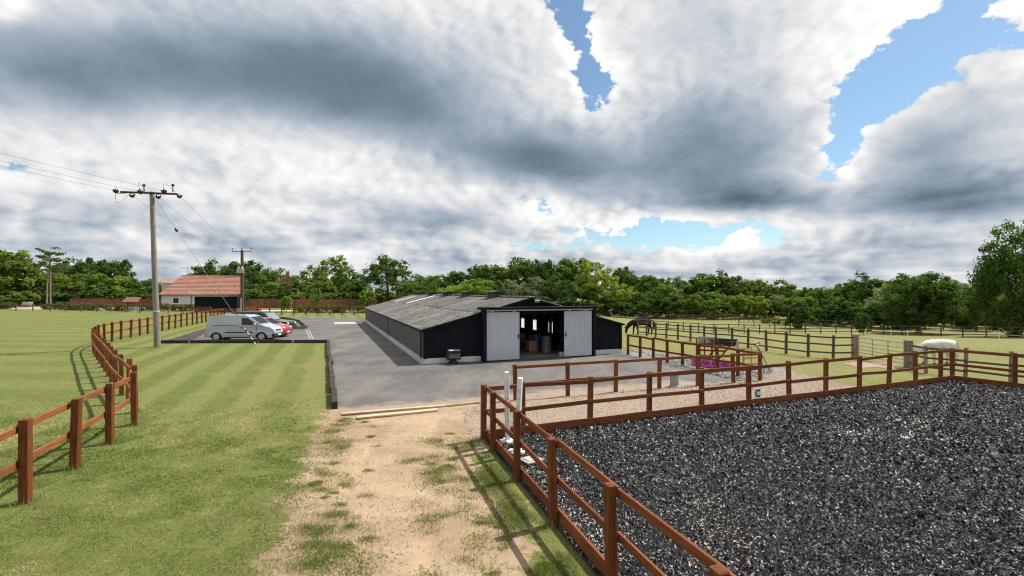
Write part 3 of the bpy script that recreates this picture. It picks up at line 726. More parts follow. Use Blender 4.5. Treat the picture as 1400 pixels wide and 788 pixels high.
# sliding doors hung outside the front on a boxed track
M['door'] = pmat('grey_door_steel', (0.435, 0.465, 0.505), (0.475, 0.505, 0.545), 0.8, rough=0.45, vary=0.0, spec=0.5, dirt=((0.34, 0.355, 0.37), 0.66))
DOORY = -0.50
def ribbed(name, s0, s1, z0, z1):
    n = 9; w = (s1-s0)/n; prof = []
    for k in range(n):
        x = s0+k*w; prof += [(x, 0), (x+w*.62, 0), (x+w*.70, -0.020), (x+w*.92, -0.020)]
    prof.append((s1, 0)); prof += [(s1, 0.05), (s0, 0.05)]
    b_ = MB(); b_.prism([(x, y+DOORY) for x, y in prof], z1-z0, 'z', z0); return b_.build(name, M['door'], barn)
d1 = ribbed('sliding_door', S0, S1, 0.07, 2.49); d2 = ribbed('sliding_door', S2, S3, 0.07, 2.49)
for d_, hx in ((d1, S1-0.07), (d2, S2+0.07)):
    MB().box((hx, DOORY-0.05, 1.25), (0.05, 0.05, 0.22)).build('handle', M['black'], d_, bevel=0.01)
    xs_ = (S0+0.3, S1-0.3) if d_ is d1 else (S2+0.3, S3-0.3)
    for x in xs_: MB().box((x, DOORY, 2.55), (0.12, 0.06, 0.14)).build('roller_hanger', M['galv'], d_)
MB().box(((S0+S3)/2, DOORY+0.02, 2.585), (S3-S0+0.30, 0.14, 0.07)).build('door_track', M['white'], barn)
MB().box(((S0+S3)/2, DOORY/2-0.04, 2.685), (S3-S0+0.62, -DOORY+0.34, 0.13)).build('track_hood', M['black'], barn, bevel=0.01)
for x in (S0-0.12, S3+0.13): MB().box((x, DOORY+0.02, 1.30), (0.16, 0.20, 2.62)).build('door_post', M['black'], barn, bevel=0.008)
for x in (S0-0.12, S3+0.13): MB().box((x, DOORY/2+0.06, 1.30), (0.10, -DOORY-0.12, 2.61)).build('return_panel', M['black'], barn)
MB().box(((S1+S2)/2, WT/2, 2.44), (S2-S1, 0.24, 0.12)).build('door_head', M['black'], barn)
lf = empty('flood_light', barn.matrix_basis @ Vector((mid+0.25, -0.28, 3.02)), BARN_ANG, 'small pale floodlight under the barn gable', 'lamp')
MB().box((0, 0.02, 0), (0.28, 0.10, 0.14)).build('housing', M['galv'], lf, rot=(0.3, 0, 0), bevel=0.015); MB().tube([(0, 0.06, 0), (0, 0.14, 0.02)], 0.02).build('bracket', M['black'], lf)
# inside
m = pmat('stable_floor', (0.30, 0.25, 0.205), (0.22, 0.185, 0.15), 0.8, rough=0.85, vary=0, dirt=((0.15, 0.12, 0.09), 0.6))
MB().box((mid, BL/2, 0.0), (BW-0.4, BL-0.4, 0.06)).build('floor', m, barn)
M['stall'] = pmat('dark_stall_timber', (0.055, 0.045, 0.038), (0.030, 0.025, 0.022), 3, rough=0.8, vary=0.1)
for yv in (3.2, 6.9, 10.6, 14.3, 18.0):
    for x in (3.9, 8.4):
        MB().box((x, yv, 1.05), (0.14, 0.14, 2.1)).build('stable_post', M['stall'], barn)
    MB().box((2.0, yv, 0.65), (3.6, 0.06, 1.3)).build('partition', M['stall'], barn)
for yv in (5.0, 8.7, 12.4, 16.1):
    MB().box((3.9, yv, 0.65), (0.06, 3.4, 1.25)).build('stall_front', M['stall'], barn)
    MB().box((mid, yv-1.85, 2.22), (5.6, 0.10, 0.18)).build('tie_beam', M['stall'], barn)
BM = barn.matrix_basis.copy(); BM = Matrix.Translation(BARN_L) @ Matrix.Rotation(BARN_ANG, 4, 'Z')
def inb(x, y, z=0.03): return BM @ Vector((x, y, z))
m = pmat('cardboard', (0.36, 0.24, 0.13), (0.30, 0.20, 0.11), 3, rough=0.9, vary=0)
o = empty('cardboard_box', inb(6.72, 2.35), BARN_ANG+0.1, 'brown cardboard box standing inside the barn doorway', 'box')
MB().box((0, 0, 0.33), (0.52, 0.5, 0.60)).build('carton', m, o, bevel=0.01); MB().box((0, 0, 0.634), (0.10, 0.5, 0.006)).build('tape', M['white'], o)
MB().box((0, 0, 0.66), (0.5, 0.26, 0.012)).build('flap', m, o, rot=(0.25, 0, 0), loc=(0, .12, -.03))
m = pmat('blue_plastic', (0.06, 0.11, 0.19), (0.045, 0.08, 0.15), 3, rough=0.5, vary=0.1)
m2 = pmat('grey_blue_plastic', (0.11, 0.14, 0.17), (0.08, 0.11, 0.14), 3, rough=0.5, vary=0.1)
for x, yv, mm, hh, lb_ in ((7.18, 2.6, m, 0.95, 'blue plastic drum inside the barn doorway beside a cardboard box'), (7.30, 1.5, m2, 0.92, 'grey-blue plastic bin just inside the grey sliding door')):
    o = empty('feed_drum', inb(x, yv), 0, lb_, 'drum')
    MB().lathe([(0.24, 0), (0.28, 0.04), (0.29, hh*.33), (0.275, hh*.36), (0.29, hh*.4), (0.29, hh*.66), (0.275, hh*.69), (0.29, hh*.73), (0.27, hh)], 20).build('body', mm, o, smooth=True)
    MB().lathe([(0.285, hh), (0.295, hh+0.02), (0.28, hh+0.05)], 20).build('lid', mm, o, smooth=True)
o = empty('work_bench', inb(5.6, 6.4), BARN_ANG, 'pale-topped bench standing in the dark barn aisle', 'bench')
MB().box((0, 0, 0.74), (1.6, 0.55, 0.05)).build('top', M['white'], o, bevel=0.008)
for x, yv in ((-.7, -.2), (.7, -.2), (-.7, .2), (.7, .2)): MB().box((x, yv, 0.36), (0.07, 0.07, 0.72)).build('leg', M['stall'], o)
# black bin with a grey lid against the front wall
o = empty('wheeled_bin', inb(1.35, -0.42, 0.0), BARN_ANG, 'black stacked bin with grey lid against the barn front', 'bin')
MB().lathe([(0.20, 0.0), (0.25, 0.02), (0.25, 0.10), (0.17, 0.13), (0.14, 0.2), (0.16, 0.22)], 18).build('base', M['rubber'], o, smooth=True)
MB().box((0, 0, 0.40), (0.66, 0.46, 0.36)).build('body', M['rubber'], o, bevel=0.04)
for k in range(3): MB().box((0, -0.235, 0.32+k*0.075), (0.54, 0.02, 0.025)).build('rib', M['grey_metal'], o)
MB().box((0.02, 0, 0.665), (0.58, 0.44, 0.06)).build('lid', M['galv'], o, bevel=0.02); MB().box((0.0, 0, 0.60), (0.62, 0.42, 0.06)).build('rim', M['rubber'], o)

# ================================================================== trees and hedges
def leafmat(name, dark, light, warm):
    m, t, b = newmat(name); t.nodes.remove(b); o = t.nodes['Material Output']
    tn = attr(t, 'tone'); r = orand(t)
    c = mixc(t, tn, dark, light); c = mixc(t, (r-0.5).max(0)*0.9, c, warm); c = gain(t, c, r*0.35+0.82)
    d = t.nodes.new('ShaderNodeBsdfDiffuse'); tr = t.nodes.new('ShaderNodeBsdfTranslucent'); mx = t.nodes.new('ShaderNodeMixShader'); mx.inputs[0].default_value = 0.38
    t.links.new(c.k, d.inputs[0]); t.links.new(mixc(t, 1.0, c, (1.25, 1.35, 0.6), 'MULTIPLY').k, tr.inputs[0])
    t.links.new(d.outputs[0], mx.inputs[1]); t.links.new(tr.outputs[0], mx.inputs[2]); t.links.new(mx.outputs[0], o.inputs[0])
    return m
LEAF = {
    'oak': leafmat('oak_leaf', (0.055, 0.104, 0.024), (0.171, 0.250, 0.056), (0.195, 0.220, 0.049)),
    'dark': leafmat('dark_leaf', (0.037, 0.076, 0.024), (0.110, 0.177, 0.051), (0.122, 0.152, 0.041)),
    'bright': leafmat('bright_leaf', (0.098, 0.165, 0.027), (0.244, 0.329, 0.063), (0.281, 0.268, 0.059)),
    'silver': leafmat('silver_leaf', (0.104, 0.140, 0.085), (0.256, 0.299, 0.195), (0.232, 0.275, 0.152)),
    'deep': leafmat('deep_leaf', (0.032, 0.073, 0.022), (0.128, 0.201, 0.051), (0.134, 0.183, 0.043)),
    'hedge': leafmat('hedge_leaf', (0.043, 0.073, 0.020), (0.159, 0.183, 0.055), (0.244, 0.183, 0.061)),
}
M['bark'] = pmat('bark', (0.105, 0.085, 0.066), (0.055, 0.044, 0.035), 3, rough=0.95, bmp=0.6, bscale=10, stretch=(3, 3, 0.6), vary=0.15)
M['bark_pale'] = pmat('pale_bark', (0.24, 0.20, 0.155), (0.13, 0.105, 0.08), 3, rough=0.95, stretch=(3, 3, 0.6), vary=0.1)

def leaf_cards(C, Rad, per, size, rs, flat=0.55, shape=(1, 1, .8)):
    """leaf quads spread through clumps at C with radius Rad; tone varies by clump and leaf"""
    n = len(C)*per; ci = np.repeat(np.arange(len(C)), per)
    d = rs.normal(size=(n, 3)); d /= np.linalg.norm(d, axis=1)[:, None]
    rr = Rad[ci]*(rs.random(n)**0.45)
    P = C[ci]+d*rr[:, None]*np.array(shape)
    nrm = d*0.7+rs.normal(size=(n, 3))*0.55+np.array([0, 0, flat]); nrm /= np.linalg.norm(nrm, axis=1)[:, None]
    a = np.cross(nrm, rs.normal(size=(n, 3))); a /= np.linalg.norm(a, axis=1)[:, None]; b_ = np.cross(nrm, a)
    s_ = size*np.exp(rs.normal(0, .3, n)); w = s_*0.62
    V = np.stack([P-a*s_[:, None]*.5, P+b_*w[:, None]*.5, P+a*s_[:, None]*.5, P-b_*w[:, None]*.5], 1)
    tone = np.clip(rs.random(len(C))[ci]*0.65+rs.random(n)*0.45-0.05, 0, 1)
    return V.reshape(-1, 3), np.arange(n*4).reshape(-1, 4), tone
def branches(mb, rs, h0, h, rad, spread, n, curve=0.4, up=0.5):
    """limbs leaving the trunk between h0 and h"""
    tips = []
    for k in range(n):
        z = h0+(h-h0)*(k+.5)/n*0.85; a = k*2.4+rs.uniform(-.4, .4); L = spread*(1.0-0.45*k/n)*rs.uniform(.7, 1.05)
        d = Vector((math.cos(a), math.sin(a), 0)); p0 = Vector((0, 0, z)); p1 = p0+d*L*.5+Vector((0, 0, L*up*.4)); p2 = p0+d*L+Vector((0, 0, L*up))
        r0 = rad*(1-.7*z/h)*.55
        mb.tube([p0, p1, p2], [r0, r0*.6, r0*.2], 5, False); tips.append(p2); tips.append(p1)
    return tips
def crown_broad(seed, clumps=95, per=70, size=0.052, squash=0.9, low=0.14, lob=0.22, top=0.0, bottom_cut=-0.55):
    """unit tree: height 1, crown about 1 wide; returns leaf arrays"""
    rs = np.random.RandomState(seed); C, Rd = [], []
    lobes = rs.normal(size=(9, 3)); lobes /= np.linalg.norm(lobes, axis=1)[:, None]; la = rs.uniform(.4, 1, 9)
    cz = low+(1-low)*0.5; hz = (1-low)*0.5
    while len(C) < clumps:
        d = rs.normal(size=3); d /= np.linalg.norm(d)
        if d[2] < bottom_cut and rs.rand() < .8: continue
        bumpv = 1+lob*(np.max(np.maximum(lobes@d, 0)**3*la)*1.6-0.6)
        r = (rs.rand()**0.33)*bumpv
        if r < 0.35: continue
        taper = 1-top*max(0, d[2]*r)
        C.append((0.44*d[0]*r*taper, 0.44*d[1]*r*taper, cz+hz*0.90*d[2]*r*squash/0.9)); Rd.append(rs.uniform(.055, .125))
    return leaf_cards(np.array(C), np.array(Rd), per, size, rs)
def tree_proto(name, seed, mat, bark, trunk_r=0.028, limb_n=9, limb=0.34, h0=0.15, **k):
    V, Fq_, tn = crown_broad(seed, **k)
    crown = npmesh('crown', V, Fq_, LEAF[mat], [('tone', 'FACE', tn)])
    rs = random.Random(seed); mb = MB()
    mb.tube([(0, 0, -0.03), (0.004, 0.0, 0.06), (rs.gauss(0, .01), rs.gauss(0, .01), 0.35), (rs.gauss(0, .02), rs.gauss(0, .02), 0.62), (0, 0, 0.85)], [trunk_r*1.5, trunk_r, trunk_r*.8, trunk_r*.45, trunk_r*.12], 7)
    branches(mb, rs, h0, 0.85, trunk_r, limb, limb_n)
    return crown, mb.mesh('trunk', M[bark], smooth=True)
PROTO = {}
for i in range(4): PROTO['oak%d' % i] = tree_proto('oak', 40+i, 'oak', 'bark', clumps=120, per=62, size=0.046, lob=0.32)
for i in range(3): PROTO['dark%d' % i] = tree_proto('dark', 60+i, 'dark', 'bark', clumps=110, per=62, size=0.046, lob=0.3, low=0.08)
for i in range(2): PROTO['bright%d' % i] = tree_proto('bright', 80+i, 'bright', 'bark', clumps=110, per=60, size=0.046, lob=0.3, low=0.05)
for i in range(2): PROTO['silver%d' % i] = tree_proto('silver', 90+i, 'silver', 'bark', clumps=110, per=60, size=0.042, lob=0.25, low=0.05, top=0.25)
for i in range(2): PROTO['bush%d' % i] = tree_proto('bush', 100+i, 'oak', 'bark', clumps=70, per=60, size=0.075, lob=0.25, low=-0.05, bottom_cut=-2, trunk_r=0.02)
for i in range(2): PROTO['dbush%d' % i] = tree_proto('bush', 110+i, 'dark', 'bark', clumps=70, per=60, size=0.075, lob=0.25, low=-0.05, bottom_cut=-2, trunk_r=0.02)
PROTO['bbush0'] = tree_proto('bush', 115, 'bright', 'bark', clumps=70, per=60, size=0.075, lob=0.25, low=-0.05, bottom_cut=-2, trunk_r=0.02)
PROTO['loose0'] = tree_proto('loose', 121, 'oak', 'bark', clumps=85, per=60, size=0.040, lob=0.5, low=0.12, limb_n=16, limb=0.40, trunk_r=0.022)
PROTO['loose1'] = tree_proto('loose', 124, 'dark', 'bark', clumps=85, per=60, size=0.040, lob=0.5, low=0.10, limb_n=16, limb=0.40, trunk_r=0.022)
# the big single oak and the poplar at the edge of the paddocks get finer leaves
PROTO['big'] = tree_proto('big', 131, 'deep', 'bark', clumps=230, per=110, size=0.030, lob=0.22, low=0.01, bottom_cut=-0.9, limb=0.36, trunk_r=0.032)
PROTO['poplar'] = tree_proto('poplar', 141, 'deep', 'bark', clumps=300, per=100, size=0.024, lob=0.35, low=-0.02, bottom_cut=-2, limb=0.34, limb_n=18, trunk_r=0.03, top=0.0)

def tree(px, w_px, top, dist, kind, label, name='broadleaf_tree', group=None, cat='tree', base=None, sink=0.0):
    """a tree whose crown shows w_px wide with its top at pixel row top, dist metres away"""
    X = (px-700)/F_PX*dist; z = gz(X, dist)-sink
    h = CAM_Z-z+(H_PX-top)/F_PX*dist; w = w_px/F_PX*dist/0.96
    o = empty(name, (X, dist, z), rnd.uniform(0, 6.28), label, cat, group)
    c, t_ = PROTO[kind]
    put('crown', c, o, scale=(w, w*rnd.uniform(.9, 1.1), h*1.02)); put('trunk', t_, o, scale=(w, w, h))
    return o
WOOD = 'trees of the wood beyond the paddocks'
L_WOOD = {'oak': 'mid-green broadleaf tree in the wood beyond the barn and paddocks', 'dark': 'dark green broadleaf tree in the wood beyond the barn and paddocks',
          'bright': 'bright yellow-green tree in the wood beyond the barn and paddocks', 'silver': 'pale silvery-green tree in the wood beyond the barn and paddocks'}
def spot(px):
    for lim, txt in ((625, 'behind the far end of the barn'), (690, 'behind the middle of the barn roof'), (745, 'behind the barn ridge vents'), (800, 'behind the barn door hood'), (850, 'beside the barn front'),
                     (905, 'beyond the brown horse'), (960, 'beyond the water troughs'), (1015, 'beyond the magenta jump'), (1075, 'near the open end of the wood')):
        if px < lim: return txt
    return 'at the open end of the wood'
TINT = {'oak': 'mid-green', 'dark': 'dark green', 'bright': 'bright yellow-green', 'silver': 'pale silvery-green'}
def wood(px, w, top, dist, kind, row): tree(px, w, top, dist, kind, TINT[kind[:-1]]+' tree '+row+', '+spot(px), group=WOOD+', '+kind[:-1]+' leaved '+row)
rr = random.Random(5)
def skyline(px):
    tab = [(575, 384), (600, 366), (650, 358), (700, 353), (760, 352), (800, 358), (840, 366), (880, 369), (930, 372), (980, 376), (1010, 375), (1040, 380), (1070, 388), (1095, 396)]
    for (a, b_), (c, d) in zip(tab, tab[1:]):
        if a <= px <= c: return b_+(d-b_)*(px-a)/(c-a)
    return tab[0][1] if px < 575 else 396
px = 592
kinds = ['oak0', 'dark0', 'oak1', 'oak2', 'dark1', 'oak3', 'bright0', 'dark2', 'oak0', 'silver0', 'oak2', 'dark0']
k = 0
while px < 1075:                       # back row makes the skyline
    w = rr.uniform(46, 70)
    wood(px, w, skyline(px)+rr.uniform(-3, 7), rr.uniform(118, 132), kinds[k % len(kinds)], 'on the wood skyline'); px += w*rr.uniform(.50, .72); k += 1
px = 600
front = ['dark1', 'bright1', 'oak1', 'silver0', 'silver1', 'dark0', 'oak3', 'bright0', 'oak2', 'bright1', 'dark2', 'oak0', 'dark1', 'oak1', 'silver1', 'dark0', 'oak2']
k = 0
while px < 1080:                       # front row
    w = rr.uniform(40, 60)
    wood(px, w, skyline(px)+rr.uniform(16, 30), rr.uniform(100, 112), front[k % len(front)], 'at the front of the wood'); px += w*rr.uniform(.55, .8); k += 1
px = 585
while px < 1110:                       # scrub along the edge of the wood
    w = rr.uniform(26, 44); kd = rr.choice(['bush0', 'bush1', 'dbush0', 'dbush1', 'bbush0'])
    tint = 'dark green' if kd[0] == 'd' else 'yellow-green' if kd[:2] == 'bb' else 'mid-green'
    tree(px, w, rr.uniform(400, 414), rr.uniform(93, 98), kd, tint+' bush at the foot of the wood, '+spot(px), 'bush', tint+' bushes along the edge of the wood', 'bush'); px += w*rr.uniform(.5, .75)
tree(648, 52, 382, 88, 'bright0', 'rounded yellow-green tree behind the barn roof')
tree(672, 30, 396, 84, 'bbush0', 'low yellowish bush showing over the barn ridge', 'bush', cat='bush')
tree(612, 40, 390, 90, 'bbush0', 'yellow-green bush behind the far end of the barn roof', 'bush', cat='bush')
# right-hand side
tree(1256, 96, 374, 61, 'big', 'large round oak standing alone in the paddock behind the white horse')
tree(1388, 100, 318, 52, 'poplar', 'tall dense poplar at the right-hand end of the paddock fence', 'poplar_tree')
tree(1446, 80, 325, 56, 'poplar', 'second tall poplar beside the dense poplar, cut by the picture edge', 'poplar_tree')
def rspot(px):
    for lim, txt in ((1160, 'between the wood and the lone oak'), (1215, 'close left of the lone round oak'), (1300, 'showing behind the lone round oak'), (1350, 'between the lone oak and the poplar'), (1395, 'behind the tall dense poplar')):
        if px < lim: return txt
    return 'right of the tall dense poplar'
R_GRP = 'trees behind the right-hand paddock'
for px, w, top, d, kd in ((1183, 66, 377, 92, 'dark0'), (1225, 60, 380, 90, 'oak1'), (1130, 50, 392, 96, 'oak2'), (1152, 44, 388, 98, 'dark2'), (1208, 50, 393, 72, 'silver1'), (1316, 52, 388, 74, 'silver0'), (1290, 50, 384, 88, 'oak3'),
                          (1345, 56, 385, 80, 'dark1'), (1102, 40, 394, 110, 'dark2'), (1335, 44, 392, 66, 'oak0'), (1410, 70, 380, 72, 'oak2'), (1375, 60, 384, 86, 'oak1')):
    tree(px, w, top, d, kd, TINT[kd[:-1]]+' tree behind the right-hand paddock, '+rspot(px), group=R_GRP+', '+kd[:-1]+' leaved')
px = 1095
while px < 1400:
    w = rr.uniform(30, 46); kd = rr.choice(['bush0', 'dbush0', 'dbush1', 'bush1'])
    tree(px, w, rr.uniform(406, 420), rr.uniform(68, 78), kd, ('dark green' if kd[0] == 'd' else 'mid-green')+' hedge-line bush behind the paddock, '+rspot(px), 'bush', 'hedge line bushes behind the paddock, '+('dark' if kd[0] == 'd' else 'mid-green'), 'bush'); px += w*.5
tree(1181, 22, 428, 58, 'dbush0', 'small round dark bush by the far paddock fence', 'bush', cat='bush')
px = 1060
while px < 1180:
    w = rr.uniform(20, 34); tree(px, w, rr.uniform(392, 398), rr.uniform(230, 270), rr.choice(['dark0', 'dark1', 'oak0']), 'distant blue-green tree on the horizon through the gap in the wood', group='distant trees in the gap'); px += w*.6
# left-hand side
L_GRP = 'trees beyond the farm track'
def lspot(px):
    for lim, txt in ((50, 'left of the thin pine'), (100, 'just behind the thin pine'), (160, 'above the red-brown closeboard fence'), (225, 'beside the tall grey pole'), (310, 'behind the bungalow roof'), (362, 'behind the red-brown pole'), (408, 'around the cottage chimney'), (460, 'below the feathery tree'), (500, 'left of the wide open oak')):
        if px < lim: return txt
    return 'right of the wide open oak'
for px, w, top, d, kd in ((-30, 90, 338, 125, 'oak1'), (14, 74, 341, 120, 'oak0'), (40, 56, 366, 128, 'dark1'), (92, 60, 356, 140, 'dark0'), (118, 58, 354, 138, 'dark2'), (152, 52, 352, 142, 'dark1'), (70, 50, 372, 126, 'oak2'),
                          (130, 54, 374, 126, 'oak3'), (165, 50, 378, 128, 'bright1'), (190, 44, 381, 130, 'oak2'), (212, 36, 386, 140, 'dark0'), (100, 50, 378, 124, 'bright0'),
                          (292, 60, 358, 140, 'dark0'), (328, 66, 354, 138, 'dark1'), (372, 44, 366, 134, 'oak2'), (350, 46, 372, 128, 'dark2'), (345, 44, 386, 116, 'dark0'), (378, 46, 384, 114, 'oak1'), (412, 50, 382, 112, 'dark1'), (440, 50, 384, 110, 'oak0'), (480, 44, 388, 108, 'dark2'),
                          (560, 40, 386, 108, 'oak3'), (585, 34, 388, 106, 'dark0'), (470, 50, 372, 126, 'oak3'), (395, 40, 376, 130, 'oak0')):
    tree(px, w, top, d, kd, TINT[kd[:-1]]+(' taller' if top < 368 else ' lower')+' tree beyond the farm track, '+lspot(px), group=L_GRP+', '+kd[:-1]+' leaved')
tree(447, 66, 354, 118, 'loose0', 'feathery mid-green tree between the cottage chimney and the wide oak')
tree(531, 86, 348, 112, 'loose1', 'wide open-crowned oak beyond the far end of the barn')
tree(502, 22, 396, 96, 'bbush0', 'pale young tree by the closeboard fence near the barn', 'young_tree'); tree(392, 16, 404, 88, 'bbush0', 'slender young tree in the garden beside the brown fence', 'young_tree')
tree(432, 18, 398, 92, 'loose0', 'small loose young tree in front of the closeboard fence', 'young_tree')
px = -20
while px < 300:
    w = rr.uniform(26, 44); kd = rr.choice(['bush0', 'dbush0', 'dbush1', 'bush1'])
    if not 200 < px < 345: tree(px, w, rr.uniform(392, 401), rr.uniform(116, 121), kd, ('dark green' if kd[0] == 'd' else 'mid-green')+' bush beyond the farm track, '+lspot(px), 'bush', 'bushes under the trees beyond the track, '+('dark' if kd[0] == 'd' else 'mid-green'), 'bush')
    px += w*.6
px = 345
while px < 590:
    w = rr.uniform(26, 44); kd = rr.choice(['bush0', 'dbush0', 'dbush1', 'bush1'])
    tree(px, w, rr.uniform(394, 402), rr.uniform(104, 107), kd, ('dark green' if kd[0] == 'd' else 'mid-green')+' bush behind the brown closeboard fence, '+lspot(px), 'bush', 'bushes behind the closeboard fence, '+('dark' if kd[0] == 'd' else 'mid-green'), 'bush')
    px += w*.6
# tall thin pine with bare stems
pine = empty('pine_tree', ((64-700)/F_PX*112, 112, 0), 0, 'tall thin pine with bare pale stems and a flat open crown', 'tree')
mb = MB(); rs = random.Random(9); tips = []
for k, (x0, lean, hh) in enumerate(((0, 0.6, 13.6), (0.9, -0.3, 12.6))):
    mb.tube([(x0, 0, -.2), (x0+lean*.2, 0, hh*.4), (x0+lean*.7, 0.2, hh*.75), (x0+lean, 0.2, hh)], [.17, .14, .10, .04], 7)
    for q in range(9):
        z = hh*(.62+.04*q); a = q*2.1+k; L = rs.uniform(1.2, 3.0)
        p0 = Vector((x0+lean*(z/hh), 0.1, z)); p1 = p0+Vector((math.cos(a)*L, math.sin(a)*L, L*.28)); mb.tube([p0, p1], [.06, .02], 5); tips.append(p1); tips.append(p0.lerp(p1, .7))
mb.build('trunk', M['bark_pale'], pine, smooth=True)
rs2 = np.random.RandomState(4); Cc = np.array([tuple(p_+Vector((0, 0, .2))) for p_ in tips]+[(rs2.uniform(-1.5, 2), rs2.uniform(-1.5, 1.5), rs2.uniform(12.4, 14)) for _ in range(7)])
V, Fq_, tn = leaf_cards(Cc, np.full(len(Cc), 0.7)*np.random.RandomState(3).uniform(.5, 1.5, len(Cc)), 55, 0.34, rs2, shape=(1.2, 1.2, .5))
put('crown', npmesh('crown', V, Fq_, LEAF['dark'], [('tone', 'FACE', tn)]), pine)

def hedge(name, pts, h, w, mat, label, dens=70, size=0.16):
    """clipped hedge: leaf cards filling a strip"""
    rs = np.random.RandomState(len(label)); C, Rd = [], []
    for a, b_ in zip(pts, pts[1:]):
        a, b_ = Vector(a), Vector(b_); L = (b_-a).length; nn = int(L/0.5)*4
        for _ in range(nn):
            t_ = rs.rand(); p_ = a.lerp(b_, t_); C.append((p_.x+rs.uniform(-w, w)/2, p_.y+rs.uniform(-w, w)/2, gz(p_.x, p_.y)+rs.uniform(.12, 1)*h*0.85)); Rd.append(rs.uniform(.30, .50)*h/1.2)
    V, Fq_, tn = leaf_cards(np.array(C), np.array(Rd), dens, size, rs, shape=(1, 1, 1))
    o = empty(name, pts[0], 0, label, 'hedge'); base = Vector(pts[0])
    put('foliage', npmesh('foliage', V-np.array(base), Fq_, LEAF[mat], [('tone', 'FACE', tn)]), o)
    mb = MB()
    for i in range(0, len(C), 6): mb.tube([Vector((C[i][0], C[i][1], gz(C[i][0], C[i][1])-.05))-base, Vector(C[i])-base], [.03, .01], 4)
    mb.build('stems', M['bark'], o); tag(o.children[-1], kind='stuff')
hedge('hedge', [G(-20, 422.5), G(22, 423)], 1.35, 0.9, 'hedge', 'short clipped hedge by the gap in the roadside fence')
hedge('hedge', [G(60, 423.5), G(150, 425.2), G(285, 426)], 1.4, 0.9, 'hedge', 'long clipped hedge behind the roadside fence in front of the house')
hedge('hedge', [G(402, 428), G(505, 428.5)], 1.3, 0.9, 'hedge', 'sparse clipped hedge behind the drive-side rail fence')
hedge('hedge', [G(1040, 442), G(1110, 446)], 0.9, 0.8, 'bright', 'low pale hedge at the end of the dark paddock fence')

def undergrowth(pts, h, label, mat='dark'):
    rs = np.random.RandomState(len(label)); C, Rd = [], []
    for a, b_ in zip(pts, pts[1:]):
        a, b_ = Vector((*a, 0)), Vector((*b_, 0)); L = (b_-a).length
        for _ in range(int(L*2.2)):
            p_ = a.lerp(b_, rs.rand()); x, y = p_.x+rs.uniform(-3, 3), p_.y+rs.uniform(-3, 3); C.append((x, y, gz(x, y)+rs.uniform(.05, 1)*h)); Rd.append(rs.uniform(.7, 1.3))
    V, Fq_, tn = leaf_cards(np.array(C), np.array(Rd), 40, .55, rs, shape=(1.2, 1.2, .9))
    tag(put('undergrowth', npmesh('undergrowth', V, Fq_, LEAF[mat], [('tone', 'FACE', tn)])), label, 'undergrowth', kind='stuff')
undergrowth([(-25, 136), (20, 138), (75, 136), (100, 122)], 6.0, 'dark undergrowth filling the wood beyond the barn')
undergrowth([(60, 92), (85, 92), (120, 80)], 4.0, 'dark undergrowth behind the right-hand paddock')
undergrowth([(-190, 150), (-110, 146), (-75, 148)], 6.5, 'dark undergrowth below the trees beyond the farm track')
undergrowth([(-75, 140), (-30, 126), (-22, 118)], 6.0, 'dark undergrowth behind the closeboard fence')

# ================================================================== more fences
post_d = postmesh('post', 0.12, 0.11, 1.25, M['old_post']); rail_d = boxmesh('rail', (1, 0.04, 0.085), M['old_post'], 0.004)
pd = [G(*q) for q in ((872, 458.6), (884, 460), (896.4, 461.7), (911, 463.3), (926.8, 465), (944, 467), (962.7, 469.2), (978.7, 471.2), (1001, 473.8), (1022.8, 476.5), (1047.9, 480), (1074.7, 484), (1105, 488), (1139, 491))]
paddock_fence = empty('paddock_fence', pd[0], 0, 'dark weathered three-rail fence running from the barn to the metal field gate', 'fence')
fence(paddock_fence, pd+[G(1166, 490.5)], post_d, rail_d, (0.30, 0.72, 1.12), -0.06, end_post=False)
pe = [G(1245, 503.5), G(1266, 510.5), G(1320, 515), G(1382, 522), G(1450, 529)]
M['weath_post'] = M['grey_post']
post_g = postmesh('post', 0.13, 0.12, 1.2, M['grey_post'])
corner_fence = empty('paddock_fence', pe[0], 0, 'grey-posted three-rail fence beyond the arena corner in front of the white horse', 'fence')
fence(corner_fence, pe[1:], post_g, rail_d, (0.25, 0.66, 1.08), -0.07)
fence(corner_fence, pe[:2], None, rail_d, (0.25, 0.66, 1.08), -0.07, posts=False)
# gate posts and field gate
gp = postmesh('gate_post', 0.26, 0.26, 1.28, M['grey_post']); g0, g1 = G(1169, 490), G(1242, 503)
tag(put('gate_post', gp, None, g0, (0, 0, .2)), 'thick pale square gate post joining the dark paddock fence', 'gate post')
tag(put('gate_post', gp, None, g1, (0, 0, .2)), 'thick pale square gate post in front of the white horse', 'gate post')
dgt = (g1-g0); gl = dgt.length-0.36
gate = empty('field_gate', g0.lerp(g1, .5), math.atan2(dgt.y, dgt.x), 'galvanised tubular steel field gate between two pale posts', 'gate')
for k, z in enumerate((0.18, 0.34, 0.50, 0.68, 0.88, 1.12)): MB().tube([(-gl/2, 0, z), (gl/2, 0, z)], 0.020 if k < 5 else 0.026, 6).build('bar', M['galv'], gate)
for x in (-gl/2, -gl/6, gl/6, gl/2): MB().tube([(x, 0.004, 0.14), (x, 0.004, 1.15)], 0.022, 6).build('upright', M['galv'], gate)
